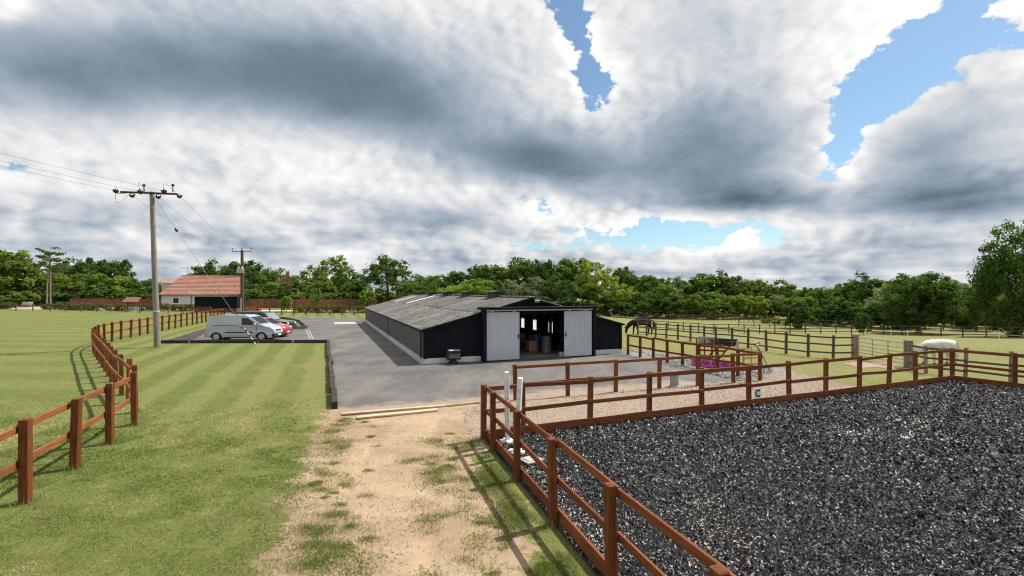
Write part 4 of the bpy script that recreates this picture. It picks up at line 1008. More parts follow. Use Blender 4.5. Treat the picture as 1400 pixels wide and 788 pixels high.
# far fences across the paddocks
post_s = postmesh('post', 0.11, 0.10, 1.2, M['old_post']); rail_s = boxmesh('rail', (1, 0.04, 0.08), M['old_post'], 0)
def far_fence(a, b, step, label, rails=(0.3, 0.7, 1.1)):
    a, b = G(*a), G(*b); n = max(2, round((b-a).length/step)); root = empty('far_fence', a, 0, label, 'fence')
    fence(root, along(a, b, n), post_s, rail_s, rails, -0.06); return root
far_fence((872, 449), (1185, 456.5), 1.9, 'thin brown rail fence crossing the paddock behind the brown horse')
far_fence((1185, 456.5), (1420, 463), 1.9, 'thin brown rail fence in front of the lone round oak')
far_fence((1010, 446.5), (1290, 452.5), 2.2, 'faint second rail fence behind the thin paddock fence')
post_w = postmesh('post', 0.12, 0.12, 1.3, M['far_brown'])
board = boxmesh('board_run', (1, 0.03, 1.0), M['old_post'], 0)
wa, wb = G(815, 431.5), G(1065, 440); wf = empty('wood_edge_fence', wa, 0, 'long dark close-railed fence along the edge of the wood', 'fence')
fence(wf, along(wa, wb, 46), post_s, rail_s, (0.25, 0.5, 0.75, 1.0), -0.05)
# roadside fence, left
far_post = postmesh('post', 0.15, 0.13, 1.25, M['far_brown']); far_rail = boxmesh('rail', (1, 0.04, 0.11), M['far_brown'], 0)
ra = [G(-30, 425), G(22, 425.2), G(45, 425.4), G(69, 425.8), G(90, 426.2), G(111, 426.6), G(132, 427), G(152, 427.4), G(172, 427.8), G(191, 428.2), G(211, 428.6), G(230, 429), G(250, 429.4), G(270, 429.8), G(288, 430.2)]
rf = empty('roadside_fence', ra[0], 0, 'brown rail fence beside the pale farm track at the far edge of the field', 'fence')
fence(rf, ra, far_post, far_rail, (0.55, 1.12), -0.08)
rb = [G(352+k*16.5, 430.3+k*0.05) for k in range(10)]
rf2 = empty('roadside_fence', rb[0], 0, 'brown rail fence in front of the sparse hedge beyond the drive', 'fence')
fence(rf2, rb, far_post, far_rail, (0.4, 0.8, 1.15), -0.08)
# closeboard fences
def closeboard(a, b, h, label, mat, arched=0):
    a, b = Vector(a), Vector(b); d = b-a; n = int(d.length/2.4); root = empty('closeboard_fence', a, math.atan2(d.y, d.x), label, 'fence'); w = d.length/n
    for k in range(n):
        mb = MB(); nb = 12
        for q in range(nb):
            hh = h+(arched*math.sin(math.pi*(q+.5)/nb) if arched else 0)
            mb.box((w*k+(q+.5)*w/nb, 0.012*(q % 2), hh/2), (w/nb*1.04, 0.02, hh))
        mb.build('panel', mat, root); MB().box((w*k, 0.05, h/2+.06), (0.10, 0.10, h+.12)).build('post', mat, root)
m = pmat('red_brown_board', (0.170, 0.062, 0.034), (0.100, 0.040, 0.024), 1.0, rough=0.85, vary=0.22)
closeboard(((96-700)/F_PX*113, 113, 0), ((222-700)/F_PX*112, 112, 0), 1.9, 'red-brown closeboard fence below the trees beyond the track', m, 0.15)
closeboard(((330-700)/F_PX*103, 103, 0), ((515-700)/F_PX*100, 100, 0), 2.0, 'long brown closeboard fence running from the house towards the barn', m)
# white electric tape round the horse paddock
tp = [G(*q) for q in ((1098, 452), (1141, 465), (1184, 468), (1218, 470), (1241, 472.5), (1366, 479.5), (1440, 484))]
ef = empty('electric_fence', tp[0], 0, 'thin white plastic posts carrying white electric tape across the paddock', 'fence')
wpm = MB().tube([(0, 0, -.1), (0, 0, 1.05)], 0.022, 6).mesh('post', M['white'])
for p_ in tp: put('post', wpm, ef, p_-tp[0])
for a, b in zip(tp, tp[1:]):
    for z in (0.55, 0.98): MB().tube([a-tp[0]+Vector((0, -.03, z)), (a+b)/2-tp[0]+Vector((0, -.03, z-.04)), b-tp[0]+Vector((0, -.03, z))], 0.012, 4).build('tape', M['white'], ef)
# sleepers edging the lawn: along the parking bay and down the drive
M['sleeper'] = pmat('tarred_sleeper', (0.016, 0.013, 0.011), (0.036, 0.028, 0.023), 4, rough=0.85, bmp=0.6, bscale=12, bdist=0.02, coords='obj', vary=0.3)
edge = empty('lawn_edging', (-12.9, 33.0, 0), 0, 'dark tarred sleepers edging the lawn round the parking bay and drive', 'edging')
sl = boxmesh('sleeper', (1, 0.18, 0.30), M['sleeper'], 0.015)
ep = [Vector((-24.6, 32.7, 0)), Vector((-12.75, 32.9, 0)), G(456, 510)+Vector((-.1, 0, 0)), G(462, 560)+Vector((-.1, 0, 0))]
for a, b in zip(ep, ep[1:]):
    d = b-a; n = round(d.length/2.2)
    for k in range(n):
        c_ = a+d*((k+.5)/n); L = d.length/n*rnd.uniform(.93, .985)
        put('sleeper', sl, edge, c_-edge.location+Vector((rnd.gauss(0, .02), rnd.gauss(0, .02), 0.07+rnd.gauss(0, .015))), (0, rnd.gauss(0, .006), math.atan2(d.y, d.x)+rnd.gauss(0, .008)), (L, 1, 1))
m = pmat('bark_mulch', (0.060, 0.042, 0.035), (0.028, 0.020, 0.017), 8, rough=0.95, bmp=1.0, bscale=20, bdist=0.05, vary=0)
sheet('mulch_bed', [Vector((-24.5, 32.85, 0)), Vector((-22.6, 32.9, 0)), G(293, 450.2), G(293, 446), Vector((-27.9, 41.5, 0))], 0.012, m, 0.06, 0.4, 12)
# kerbed grass island by the cars
M['kerb'] = pmat('dark_kerb', (0.055, 0.050, 0.047), (0.085, 0.080, 0.075), 3, rough=0.85, vary=0.15)
isl = [G(398, 451), G(419, 449.5), G(410, 441), G(393, 437), G(374, 435.2)]
ik = empty('island_kerb', isl[0], 0, 'dark curved kerb round the grass island beside the parked cars', 'kerb')
kb = boxmesh('kerb_stone', (1, 0.14, 0.34), M['kerb'], 0.02)
cp = [p_ for p_ in isl]
for a, b in zip(cp, cp[1:]):
    d = b-a; n = max(1, round(d.length/1.0))
    for k in range(n): put('kerb_stone', kb, ik, a+d*((k+.5)/n)-isl[0]+Vector((0, 0, .11)), (0, 0, math.atan2(d.y, d.x)), (d.length/n*.985, 1, 1))
# timber boards at the end of the asphalt
M['scaffold'] = pmat('pale_scaffold_board', (0.50, 0.40, 0.27), (0.36, 0.28, 0.19), 3, rough=0.8, bmp=0.3, bscale=10, coords='obj', stretch=(1, 10, 10), vary=0.1)
def plank(a, b, wd, label):
    a, b = G(*a), G(*b); d = b-a
    tag(MB().box((0, 0, 0), (d.length, wd, 0.05)).build('timber_board', M['scaffold'], None, (a+b)/2+Vector((0, 0, .036)), (0, .004, math.atan2(d.y, d.x)), bevel=0.006), label, 'board')
plank((468, 568), (610, 556), 0.16, 'long pale timber board along the edge of the asphalt'); plank((488, 573), (598, 562), 0.22, 'pale timber board lying on the sand in front of another board')
plank((611, 556.5), (656, 551.5), 0.07, 'short thin timber batten between the asphalt and the gravel')
# painted bay lines and concrete slab
m = pmat('worn_line_paint', (0.40, 0.37, 0.32), (0.17, 0.16, 0.15), 8, rough=0.8, vary=0)
def strip(name, a, b, w, mat, z):
    a, b = G(*a), G(*b); d = (b-a).normalized(); n_ = Vector((-d.y, d.x, 0))*w/2
    return sheet(name, [a-n_, b-n_, b+n_, a+n_], z, mat)
strip('bay_line', (418, 450.5), (424, 464), 0.10, m, 0.012); strip('bay_line', (422, 450.5), (428, 464), 0.10, m, 0.012)
strip('bay_line', (388, 446), (390, 450), 0.10, m, 0.012)
o = sheet('concrete_slab', [G(457, 444), G(496, 443.2), G(497, 440.4), G(457, 441.2)], 0.03, M['concrete'])

# ================================================================== poles and wires
def pole_at(px, py, dist=None): return G(px, py)
b0 = G(215, 475); top0 = Vector((-22.95, 30.3, 9.9))
up = empty('utility_pole', b0, 0, 'tall grey timber pole with crossarm and insulators beside the lawn', 'utility pole')
d0 = top0-b0
MB().tube([(0, 0, -.3), (0, 0, .5), d0*.5, d0], [.185, .18, .155, .125], 12).build('pole', M['pole'], up, smooth=True)
MB().lathe([(.183, 2.28), (.183, 2.33)], 12).build('number_band', M['white'], up, (-.06, 0, 0))
arm = MB().box((0, 0, 0), (3.35, 0.11, 0.11)).build('crossarm', M['stall'], up, d0+Vector((-.06, -.16, -.10)), (0, .02, .10), bevel=0.01)
M['insul'] = pmat('brown_insulator', (0.060, 0.022, 0.016), (0.035, 0.014, 0.012), 3, rough=0.2, vary=0.1)
ins = MB().lathe([(.03, -.16), (.10, -.12), (.16, -.05), (.17, 0), (.11, .05), (.13, .08), (.06, .14), (.03, .18)], 14).mesh('insulator', M['insul'], smooth=True)
pin = MB().lathe([(.03, 0), (.03, .38), (.08, .40), (.10, .46), (.06, .52), (.02, .54)], 10).mesh('pin_insulator', M['insul'], smooth=True)
WA = []   # attachment points
for x, z, y in ((-2.1, .12, .0), (-.55, .06, 0.0), (.95, .10, 0.0)):
    o = put('insulator', ins, up, d0+Vector((x, -.25, z-.10)), (0, R(-80), .3)); WA.append(up.location+o.location)
WB = []
for x, z in ((-1.35, -.14), (.32, -.22), (1.68, -.18)):
    o = put('insulator', ins, up, d0+Vector((x, .12, z-.05)), (0, R(60), .4)); WB.append(up.location+o.location)
for x in (-.38, 1.45): put('pin_insulator', pin, up, d0+Vector((x, -.16, -.06)))
MB().tube([d0+Vector((-2.1, -.1, -.1)), d0+Vector((-1.5, -.16, -.1))], 0.03).build('strain_link', M['galv'], up)
for xa, xb, zz in ((-2.1, -1.35, -.7), (-.55, -.38, .55), (.95, 1.45, .5)):
    pts = []
    for k in range(13):
        t_ = k/12; a = math.pi*t_; pts.append(d0+Vector((xa+(xb-xa)*t_-(.35*math.sin(a) if zz < 0 else .3*math.sin(a)), -.25+.3*t_, zz*math.sin(a))))
    MB().tube(pts, 0.010, 4).build('jumper_wire', M['rubber'], up)
# second pole
b1 = Vector(((331-700)/F_PX*72, 72, 0)); top1 = b1+Vector((0, 0, 3.5+58/F_PX*72))
u2 = empty('utility_pole', b1, 0, 'red-brown utility pole carrying a transformer box behind the dark parked car', 'utility pole')
m = pmat('red_brown_pole', (0.130, 0.060, 0.045), (0.085, 0.040, 0.030), 2, rough=0.85, vary=0, stretch=(6, 6, .4))
h1 = top1.z
MB().tube([(0, 0, -.3), (0, 0, h1*.5), (0, 0, h1)], [.26, .24, .20], 12).build('pole', m, u2, smooth=True)
MB().tube([(-.02, -.27, 0), (-.02, -.27, 2.6)], 0.10, 8).build('cable_guard', M['galv'], u2)
MB().box((0, -.1, h1-.25), (3.0, .12, .12)).build('crossarm', M['grey_metal'], u2)
for x in (-1.4, 0, 1.4): put('pin_insulator', pin, u2, (x, -.1, h1-.22))
tr = MB().box((0, -.45, h1*.68), (.95, .55, .75)).build('transformer', M['galv'], u2, bevel=0.05)
for x in (-.28, .28): put('bushing', MB().lathe([(.07, 0), (.11, .1), (.06, .2), (.05, .3)], 10).mesh('bushing', M['white'], smooth=True), tr, (x, -.45, h1*.68+.37))
MB().box((0, -.28, h1*.64), (1.1, .1, .1)).build('bracket', M['grey_metal'], u2)
def wire(name, a, b, sag, label, r=0.012, group='overhead wires'):
    a, b = Vector(a), Vector(b); pts = [a.lerp(b, k/14)-Vector((0, 0, sag*4*(k/14)*(1-k/14))) for k in range(15)]
    mb = MB(); mb.tube([p_-a for p_ in pts], r, 4); return tag(mb.build(name, M['grey_metal'], None, a), label, 'wire', group)
for k, a in enumerate(WA): wire('overhead_wire', a, a+Vector((-20-k*1.5, -26, 5.0+k*.4)), .5, 'thin overhead wire running off to the left from the tall grey pole', 0.010, 'wires left of the tall pole')
for k, a in enumerate(WB): wire('overhead_wire', a, top1+Vector(((-1.4, 0, 1.4)[k], -.1, .1)), .8, 'thin overhead wire between the tall grey pole and the red-brown pole', 0.010, 'wires between the two poles')
# stay wire with striped guard
sa, sb = d0+b0+Vector((.05, 0, -.25)), Vector(((350-700)/F_PX*31.8, 31.8, 0))
st = empty('stay_wire', sb, 0, 'slanting stay wire with a striped guard, anchored in the lawn before the van', 'stay wire')
dv_ = sa-sb
MB().tube([(0, 0, -.05), dv_], 0.012, 5).build('cable', M['grey_metal'], st)
gd = MB().tube([dv_*.005, dv_*.115], 0.04, 8).build('guard', pmat('cream_guard', (.62, .54, .36), (.55, .47, .30), 3, vary=0), st)
for k in range(3): MB().tube([dv_*(.02+.036*k), dv_*(.034+.036*k)], 0.043, 8).build('stripe', M['black'], gd)
MB().lathe([(.02, -.14), (.07, -.1), (.09, 0), (.07, .1), (.02, .14)], 10).build('insulator', M['insul'], st, dv_*.78, dv_.to_track_quat('Z', 'Y').to_euler(), smooth=True)

# ================================================================== house and garden
HD = 100.0; hx0 = (220-700)/F_PX*HD; hw = 14.6; hdp = 8.0
house = empty('bungalow', (hx0, HD, 0), R(29), 'grey weatherboarded bungalow with red pantile roof beyond the field', 'house')
M['weatherboard'] = pmat('blue_grey_board', (0.42, 0.47, 0.48), (0.37, 0.42, 0.43), 1.5, rough=0.7, vary=0)
M['brick'] = pmat('red_brick', (0.30, 0.145, 0.085), (0.21, 0.10, 0.06), 6, rough=0.9, vary=0)
m, t, b = newmat('pantile'); M['pantile'] = m; p = pos(t)
vo = t.nodes.new('ShaderNodeTexVoronoi'); vo.inputs['Scale'].default_value = 2.6; t.links.new(vmul(t, p, (1, .8, .8)).k, vo.inputs['Vector'])
c = mixc(t, sep(t, S(t, vo.outputs['Color']))[0], (0.34, 0.150, 0.100), (0.23, 0.115, 0.085)); c = mixc(t, noise(t, p, 1.2, 5, .7).ss(.5, .75)*.6, c, (0.42, 0.25, 0.19))
t.links.new(c.k, b.inputs['Base Color']); b.inputs['Roughness'].default_value = 0.85
wb_ = MB(); eh = 3.05; nb = 14
for k in range(nb):
    za, zb = .95+(eh-.95)*k/nb, .95+(eh-.95)*(k+1)/nb
    wb_.prism([(-.04, za), (0.0, zb), (.05, zb), (.05, za)], hw-.02, 'x', 0.01)
wb_.build('wall', M['weatherboard'], house); MB().box((hw/2, .2, .48), (hw, .5, .98)).build('plinth', M['brick'], house)
MB().box((hw/2, hdp/2+.1, eh/2), (hw-.3, hdp-.2, eh-.1)).build('core', M['weatherboard'], house)
rh = 3.5+22/F_PX*(HD+8)
lean_ = 3.3
def tiles(name, P0, P1, P2, P3, nrow=14, ncol=42):
    """tiled slope: eaves P0-P1, ridge P3-P2, stepped rows and rolls"""
    P0, P1, P2, P3 = map(Vector, (P0, P1, P2, P3)); nrm = (P1-P0).cross(P3-P0).normalized()
    if nrm.z < 0: nrm = -nrm
    V = []; Fq_ = []
    for r_ in range(nrow):
        for e_ in (0, 1):
            v = (r_+e_)/nrow; off = 0.07*(1-e_)
            for k in range(ncol*2+1):
                u = k/(ncol*2); a = P0.lerp(P1, u); d_ = P3.lerp(P2, u); V.append(a.lerp(d_, v)+nrm*(off+0.05*(k % 2)))
    n_ = ncol*2+1
    for r_ in range(nrow):
        for k in range(n_-1):
            i = (2*r_)*n_+k; Fq_.append((i, i+1, i+n_+1, i+n_))
    return npmesh(name, np.array([tuple(v) for v in V]), np.array(Fq_), M['pantile'])
zE, zR = eh-.05, rh
roof = put('roof', tiles('roof', (-.4, -.5, zE), (hw+.3, -.5, zE), (hw+.3, hdp/2, zR), (lean_, hdp/2, zR)), house)
put('rear_slope', tiles('rear_slope', (hw+.3, hdp+.5, zE), (-.4, hdp+.5, zE), (lean_, hdp/2, zR), (hw+.3, hdp/2, zR)), roof)
put('hip', tiles('hip', (-.4, hdp+.5, zE), (-.4, -.5, zE), (lean_, hdp/2-.01, zR), (lean_, hdp/2+.01, zR)), roof)
MB().tube([(lean_, hdp/2, zR+.08), (hw+.3, hdp/2, zR+.08)], .13, 8).build('ridge_tiles', M['pantile'], roof)
MB().prism([(-.2, eh-.1), (hdp+.2, eh-.1), (hdp/2, zR-.12)], .1, 'x', hw-.05).build('gable', M['weatherboard'], house)
MB().box((hw/2, -.52, zE-.05), (hw+.7, .14, .14)).build('gutter', M['black'], house)
for x in (.0, 5.3, hw-.1): MB().tube([(x, -.1, .1), (x, -.1, eh-.1)], .06, 6).build('downpipe', M['black'], house)
M['cream'] = pmat('cream_frame', (.62, .56, .44), (.56, .5, .4), 3, vary=0)
for x, w_, h_, z in ((2.6, 1.3, 1.35, 1.75), (12.6, 1.0, .5, 2.3), (8.4, 1.0, .5, 2.3)):
    f_ = MB().box((x, -.08, z), (w_, .1, h_)).build('window', M['cream'], house); MB().box((x, -.14, z), (w_-.35, .05, h_-.3)).build('pane', M['glass'], f_)
# rear wing
wg = MB().box((1.6, hdp+2.0, 3.0), (5.0, 4.0, 5.3)).build('rear_wing', M['weatherboard'], house)
put('wing_roof', tiles('wing_roof', (-1.2, hdp-.2, 5.5), (4.3, hdp-.2, 5.5), (4.3, hdp+2, 6.75), (-1.2, hdp+2, 6.75), 6, 14), wg)
# double-headed lamp behind the house
lp = empty('lamp_post', ((256-700)/F_PX*118, 118, 0), 0, 'double-headed lamp post rising behind the bungalow roof', 'lamp post')
hl = 3.5+34/F_PX*118
MB().tube([(0, 0, 0), (0, 0, hl)], [.12, .07], 8).build('column', M['grey_metal'], lp)
MB().tube([(-1.1, 0, hl-.1), (1.1, 0, hl-.1)], .05, 6).build('arm', M['grey_metal'], lp)
for s_ in (-1, 1): MB().box((s_*1.25, 0, hl-.12), (.7, .35, .16)).build('lamp_head', M['grey_metal'], lp, bevel=.04)
# black screen on timber base
bx = empty('storage_container', ((301-700)/F_PX*84, 84, 0), 0, 'long black box container on a brown timber base in front of the bungalow', 'container')
bw_ = 56/F_PX*84
mb = MB(); n = 24
prof = []
for k in range(n): x = -bw_/2+bw_*k/n; prof += [(x, -1.2), (x+bw_/n*.5, -1.2), (x+bw_/n*.55, -1.15), (x+bw_/n*.95, -1.15)]
prof += [(bw_/2, -1.2), (bw_/2, 1.2), (-bw_/2, 1.2)]
mb.prism(prof, 1.95, 'z', .75); mb.build('body', M['black'], bx)
MB().box((0, 0, .36), (bw_+.2, 2.6, .74)).build('base', M['far_brown'], bx, bevel=.02)
MB().box((0, -1.22, 2.72), (bw_+.08, .1, .1)).build('top_rail', M['black'], bx)
for x in (-bw_/2, bw_/2): MB().box((x, -1.22, 1.73), (.12, .1, 2.0)).build('corner_post', M['black'], bx)
# brown planter beside the red-brown pole
pl = empty('timber_planter', ((345-700)/F_PX*80, 80, 0), 0, 'low brown timber planter beside the red-brown pole', 'planter')
m = pmat('orange_board', (.34, .12, .05), (.24, .085, .035), 2, rough=.8, vary=.1)
for k in range(4): MB().box((0, -.5, .16+k*.21), (2.5, .06, .20)).build('board', m, pl)
for x in (-1.2, 1.2): MB().box((x, 0, .43), (.08, 1.0, .86)).build('side', m, pl)
MB().box((0, 0, .72), (2.3, .95, .1)).build('soil', M['bark'], pl)
V, Fq_, tn = leaf_cards(np.array([(rnd.uniform(-1, 1), rnd.uniform(-.3, .3), .9) for _ in range(10)]), np.full(10, .3), 30, .14, np.random.RandomState(2))
put('plants', npmesh('plants', V, Fq_, LEAF['hedge'], [('tone', 'FACE', tn)]), pl)['kind'] = 'stuff'
# tile-roofed well
we = empty('garden_well', ((183-700)/F_PX*88, 88, 0), 0, 'small wishing well with a red tiled roof by the farm track', 'well')
MB().lathe([(.85, 0), (.85, .8), (.92, .82), (.92, .95), (.6, .95), (.6, .5)], 18).build('wall', M['concrete'], we)
for s_ in (-1, 1): MB().box((s_*1.15, 0, .95), (.13, .13, 1.9)).build('post', M['far_brown'], we)
put('roof', tiles('roof', (-1.5, -.9, 1.75), (1.5, -.9, 1.75), (1.35, 0, 2.55), (-1.35, 0, 2.55), 5, 10), we); put('roof', tiles('roof', (1.5, .9, 1.75), (-1.5, .9, 1.75), (-1.35, 0, 2.55), (1.35, 0, 2.55), 5, 10), we)
MB().tube([(-1.1, 0, 1.5), (1.1, 0, 1.5)], .07, 8).build('winding_bar', M['bark'], we)
# cottage roof and chimney among the trees
ct = empty('cottage', ((391-700)/F_PX*122, 122, 0), .5, 'distant cottage with a red brick chimney showing among the trees', 'house')
MB().box((0, 0, 2.6), (6, 5, 5.2)).build('wall', M['plinth'], ct)
MB().prism([(-3.2, 5.1), (3.2, 5.1), (0, 7.6)], 5.6, 'y', -2.8).build('roof', M['pantile'], ct)
ch_ = MB().box((.3, -1.2, 7.6), (.8, .8, 2.0)).build('chimney', M['brick'], ct)
for x in (.12, .48): MB().lathe([(.14, 8.6), (.11, 9.1)], 8).build('chimney_pot', M['brick'], ch_, (x, -1.2, 0))
# pale stone boulders and small trailer by the trees
o = empty('water_tank', ((38-700)/F_PX*114, 114, 0), 0, 'pale grey tank standing under the trees beyond the track', 'tank')
MB().box((0, 0, .75), (1.7, 1.1, .9)).build('body', M['galv'], o, bevel=.08); MB().box((0, 0, .15), (1.5, .9, .3)).build('stand', M['stall'], o)

# ================================================================== paddock things
def trough(px, py, lx, mat, name, label):
    g = G(px, py); o = empty(name, g, -.55, label, 'trough')
    MB().box((0, 0, .24), (lx, .62, .44)).build('shell', mat, o, bevel=.03)
    MB().box((0, 0, .465), (lx-.12, .50, .012)).build('water', M['glass'], o); MB().box((0, -.31, .45), (lx+.04, .05, .06)).build('rim', mat, o, bevel=.01)
trough(971, 469.8, 1.5, M['concrete'], 'water_trough', 'pale concrete water trough behind the dark paddock fence')
trough(993, 472.5, 1.35, M['rubber'], 'feed_trough', 'black feed trough beside the pale concrete trough')
g = G(1032, 473.5); o = empty('bucket', g, 0, 'white bucket with dark handle lying in the paddock grass', 'bucket')
MB().lathe([(.12, 0), (.15, .3), (.16, .31), (.14, .31), (.11, .02)], 14).build('body', M['white'], o, (0, 0, .16), (R(80), 0, .5), smooth=True)
MB().tube([(-.15, 0, .16), (-.1, -.3, .25), (.1, -.3, .25), (.15, 0, .16)], .01, 5).build('handle', M['rubber'], o)
# steel bollard beside the yard fence
g = G(922, 529); o = empty('bollard', g, 0, 'short grey steel bollard at the edge of the asphalt behind the arena fence', 'bollard')
MB().lathe([(.21, -.02), (.21, .04), (.16, .05), (.155, .50), (.13, .56), (.06, .585)], 20).build('tube', M['grey_metal'], o, smooth=True)
# magenta jump filler and wooden wings
m = pmat('magenta_plastic', (.36, .045, .22), (.30, .035, .18), 4, rough=.5, vary=.05)
fa, fb = G(946, 500.5), G(1003, 506.5); d = fb-fa
m3 = pmat('light_magenta_plastic', (.50, .13, .36), (.42, .10, .30), 4, rough=.5, vary=.05)
jf = empty('jump_filler', fa.lerp(fb, .5), math.atan2(d.y, d.x), 'bright magenta plastic jump filler lying by the yard fence', 'jump filler'); L = d.length
MB().box((0, 0, .06), (L, .55, .10)).build('base', m, jf, bevel=.02)
for k in range(13):
    x = -L/2+.1+k*(L-.2)/12; MB().box((x, -.18+.02*(k % 2), .20), (.10, .05, .24)).build('slat', m if k % 3 else m3, jf, rot=(0, .0, 0), bevel=.01)
MB().box((0, -.13, .33), (L, .05, .06)).build('top_bar', m, jf, bevel=.01); MB().box((0, .2, .22), (L, .05, .30)).build('back', m, jf, bevel=.01)
def wing(px, py, rz, mat, label, w_=.8, h_=1.15):
    g = G(px, py); o = empty('jump_wing', g, rz, label, 'jump wing')
    for x in (-w_/2, w_/2): MB().box((x, 0, h_/2), (.075, .075, h_)).build('upright', mat, o, bevel=.008); MB().box((x, 0, .035), (.08, .6, .07)).build('foot', mat, o)
    for k in range(3): MB().box((0, -.045, .25+k*.28), (w_, .025, .09)).build('slat', mat, o)
    MB().box((0, .03, h_*.52), (.06, .03, 1.05)).build('brace', mat, o, rot=(0, 0, 0)); o.children[-1].rotation_euler = (0, R(38), 0); o.children[-1].location = (-.35, 0, .12)
wing(963, 493, -.5, M['stain'], 'brown wooden jump wing behind the magenta filler', .75)
wing(982, 494, -.2, M['stain'], 'second brown wooden jump wing behind the magenta filler', .6)
wing(1028, 505, .35, pmat('bare_pine', (.50, .33, .17), (.40, .26, .13), 3, vary=.1), 'pale pine jump wing at the corner of the yard fence', 1.0, 1.0)
wing(1008, 500, 1.2, M['galv'], 'grey metal jump wing beside the pale pine wing', .5, 1.2)
g = G(1047, 511); o = empty('step_ladder', g, .3, 'leaning grey metal frame beside the yard fence corner', 'ladder')
MB().tube([(-.05, 0, 0), (-.35, .1, 1.15)], .03, 6).build('rail', M['grey_metal'], o); MB().tube([(.3, 0, 0), (-.30, .1, 1.12)], .03, 6).build('rail', M['grey_metal'], o)
MB().tube([(-.13, .03, .3), (.14, .03, .3)], .025, 6).build('rung', M['grey_metal'], o)
MB().box((-.34, .1, 1.2), (.12, .08, .14)).build('yellow_cap', pmat('yellow_cap', (.6, .4, .05), (.5, .33, .04), 3, vary=0), o, bevel=.02)

# ================================================================== vehicles
def paint(name, c, flake=0.2):
    return pmat(name, c, tuple(x*.93 for x in c), 1.2, rough=.32, metal=flake, vary=0, spec=.5, coat=.6)
def arch(cx, r, zb, n=9):
    """wheel arch as outline points from right to left"""
    return [(cx+r*math.cos(math.pi*k/n), zb+max(0.0, r*math.sin(math.pi*k/n))) for k in range(n+1)]
def vehicle(name, loc, rz, label, outline, wfun, mat, wheels, wr, cut, side_windows, screens, trim, cat):
    """body from a side outline widened by wfun(x, z); windows follow the body side"""
    root = empty(name, loc, rz, label, cat)
    bm = bmesh.new(); vs = [bm.verts.new((x, 0, z)) for x, z in outline]; f = bm.faces.new(vs)
    for z in cut: bmesh.ops.bisect_plane(bm, geom=list(bm.verts)+list(bm.edges)+list(bm.faces), plane_co=(0, 0, z), plane_no=(0, 0, 1))
    bmesh.ops.triangulate(bm, faces=[f for f in bm.faces if len(f.verts) > 4])
    rim = [e for e in bm.edges if len(e.link_faces) == 1]; left = list(bm.verts); lf = list(bm.faces); mp = {}
    for v in left: mp[v] = bm.verts.new(v.co)
    for f in lf: bm.faces.new([mp[v] for v in reversed(f.verts)])
    for e in rim: a, b_ = e.verts; bm.faces.new((a, b_, mp[b_], mp[a]))
    for v in left: w = wfun(v.co.x, v.co.z); mp[v].co.y = w; v.co.y = -w
    bmesh.ops.recalc_face_normals(bm, faces=bm.faces)
    es = [e for e in bm.edges if len(e.link_faces) == 2 and e.calc_face_angle(0) > R(48)]
    bmesh.ops.bevel(bm, geom=es, offset=.045, segments=3, affect='EDGES', profile=.6, clamp_overlap=True)
    me = bpy.data.meshes.new('body'); bm.to_mesh(me); bm.free(); me.materials.append(mat)
    me.polygons.foreach_set('use_smooth', [True]*len(me.polygons)); me.set_sharp_from_angle(angle=R(32))
    body = put('body', me, root)
    for nm, poly, mt, off in side_windows:
        for s_ in (-1, 1):
            b2 = MB(); va = [b2.bm.verts.new((x, s_*(wfun(x, z)+off), z)) for x, z in poly]; vb = [b2.bm.verts.new((x, s_*(wfun(x, z)-.03), z)) for x, z in poly]; k = len(poly)
            b2.bm.faces.new(va); b2.bm.faces.new(vb[::-1])
            for i in range(k): b2.bm.faces.new((va[i], vb[i], vb[(i+1) % k], va[(i+1) % k]))
            b2.build(nm, mt, root)
    for nm, (x0, z0), (x1, z1), shr, mt, th in screens:
        w0, w1 = wfun(x0, z0)-shr, wfun(x1, z1)-shr; n_ = Vector((z1-z0, 0, -(x1-x0))).normalized()
        if n_.z < 0 and abs(n_.z) > .05: n_ = -n_
        q = [Vector((x0, -w0, z0)), Vector((x0, w0, z0)), Vector((x1, w1, z1)), Vector((x1, -w1, z1))]
        b2 = MB(); va = [b2.bm.verts.new(p_+n_*th) for p_ in q]; vb = [b2.bm.verts.new(p_-n_*.03) for p_ in q]
        b2.bm.faces.new(va); b2.bm.faces.new(vb[::-1])
        for i in range(4): b2.bm.faces.new((va[i], vb[i], vb[(i+1) % 4], va[(i+1) % 4]))
        b2.build(nm, mt, root)
    wm = wfun(0, .45)
    for cx in wheels:
        for s_ in (-1, 1):
            w_ = put('wheel', MB().lathe([(wr*.62, -.10), (wr*.93, -.105), (wr, -.07), (wr, .07), (wr*.93, .105), (wr*.62, .10)], 24).mesh('wheel', M['rubber'], smooth=True), root, (cx, s_*(wm-.12), wr), (R(90), 0, 0))
            hb = MB(); hb.lathe([(wr*.60, -.085), (wr*.64, .10), (wr*.60, .118), (wr*.50, .112), (wr*.2, .106), (wr*.16, .118), (.02, .12)], 20); put('rim', hb.mesh('rim', rimm, smooth=True), w_, (0, 0, 0), (0 if s_ < 0 else math.pi, 0, 0))
        MB().box((cx, 0, wr+.05), (wr*2.0, wm*2-.42, wr*1.9)).build('wheel_well', M['rubber'], root)
    for nm, c_, sz, mt, bv_ in trim:
        MB().box(c_, sz).build(nm, mt, root, bevel=bv_)
    return root
rimm = pmat('wheel_trim', (.42, .43, .45), (.36, .37, .39), 5, rough=.4, vary=0)
lampm = pmat('clear_lamp', (.70, .72, .74), (.6, .62, .64), 5, rough=.15, vary=0); redm = pmat('red_lamp', (.35, .012, .012), (.28, .01, .01), 5, rough=.2, vary=0)
platem = pmat('pale_plate', (.7, .7, .66), (.66, .66, .62), 5, vary=0); seam = M['rubber']
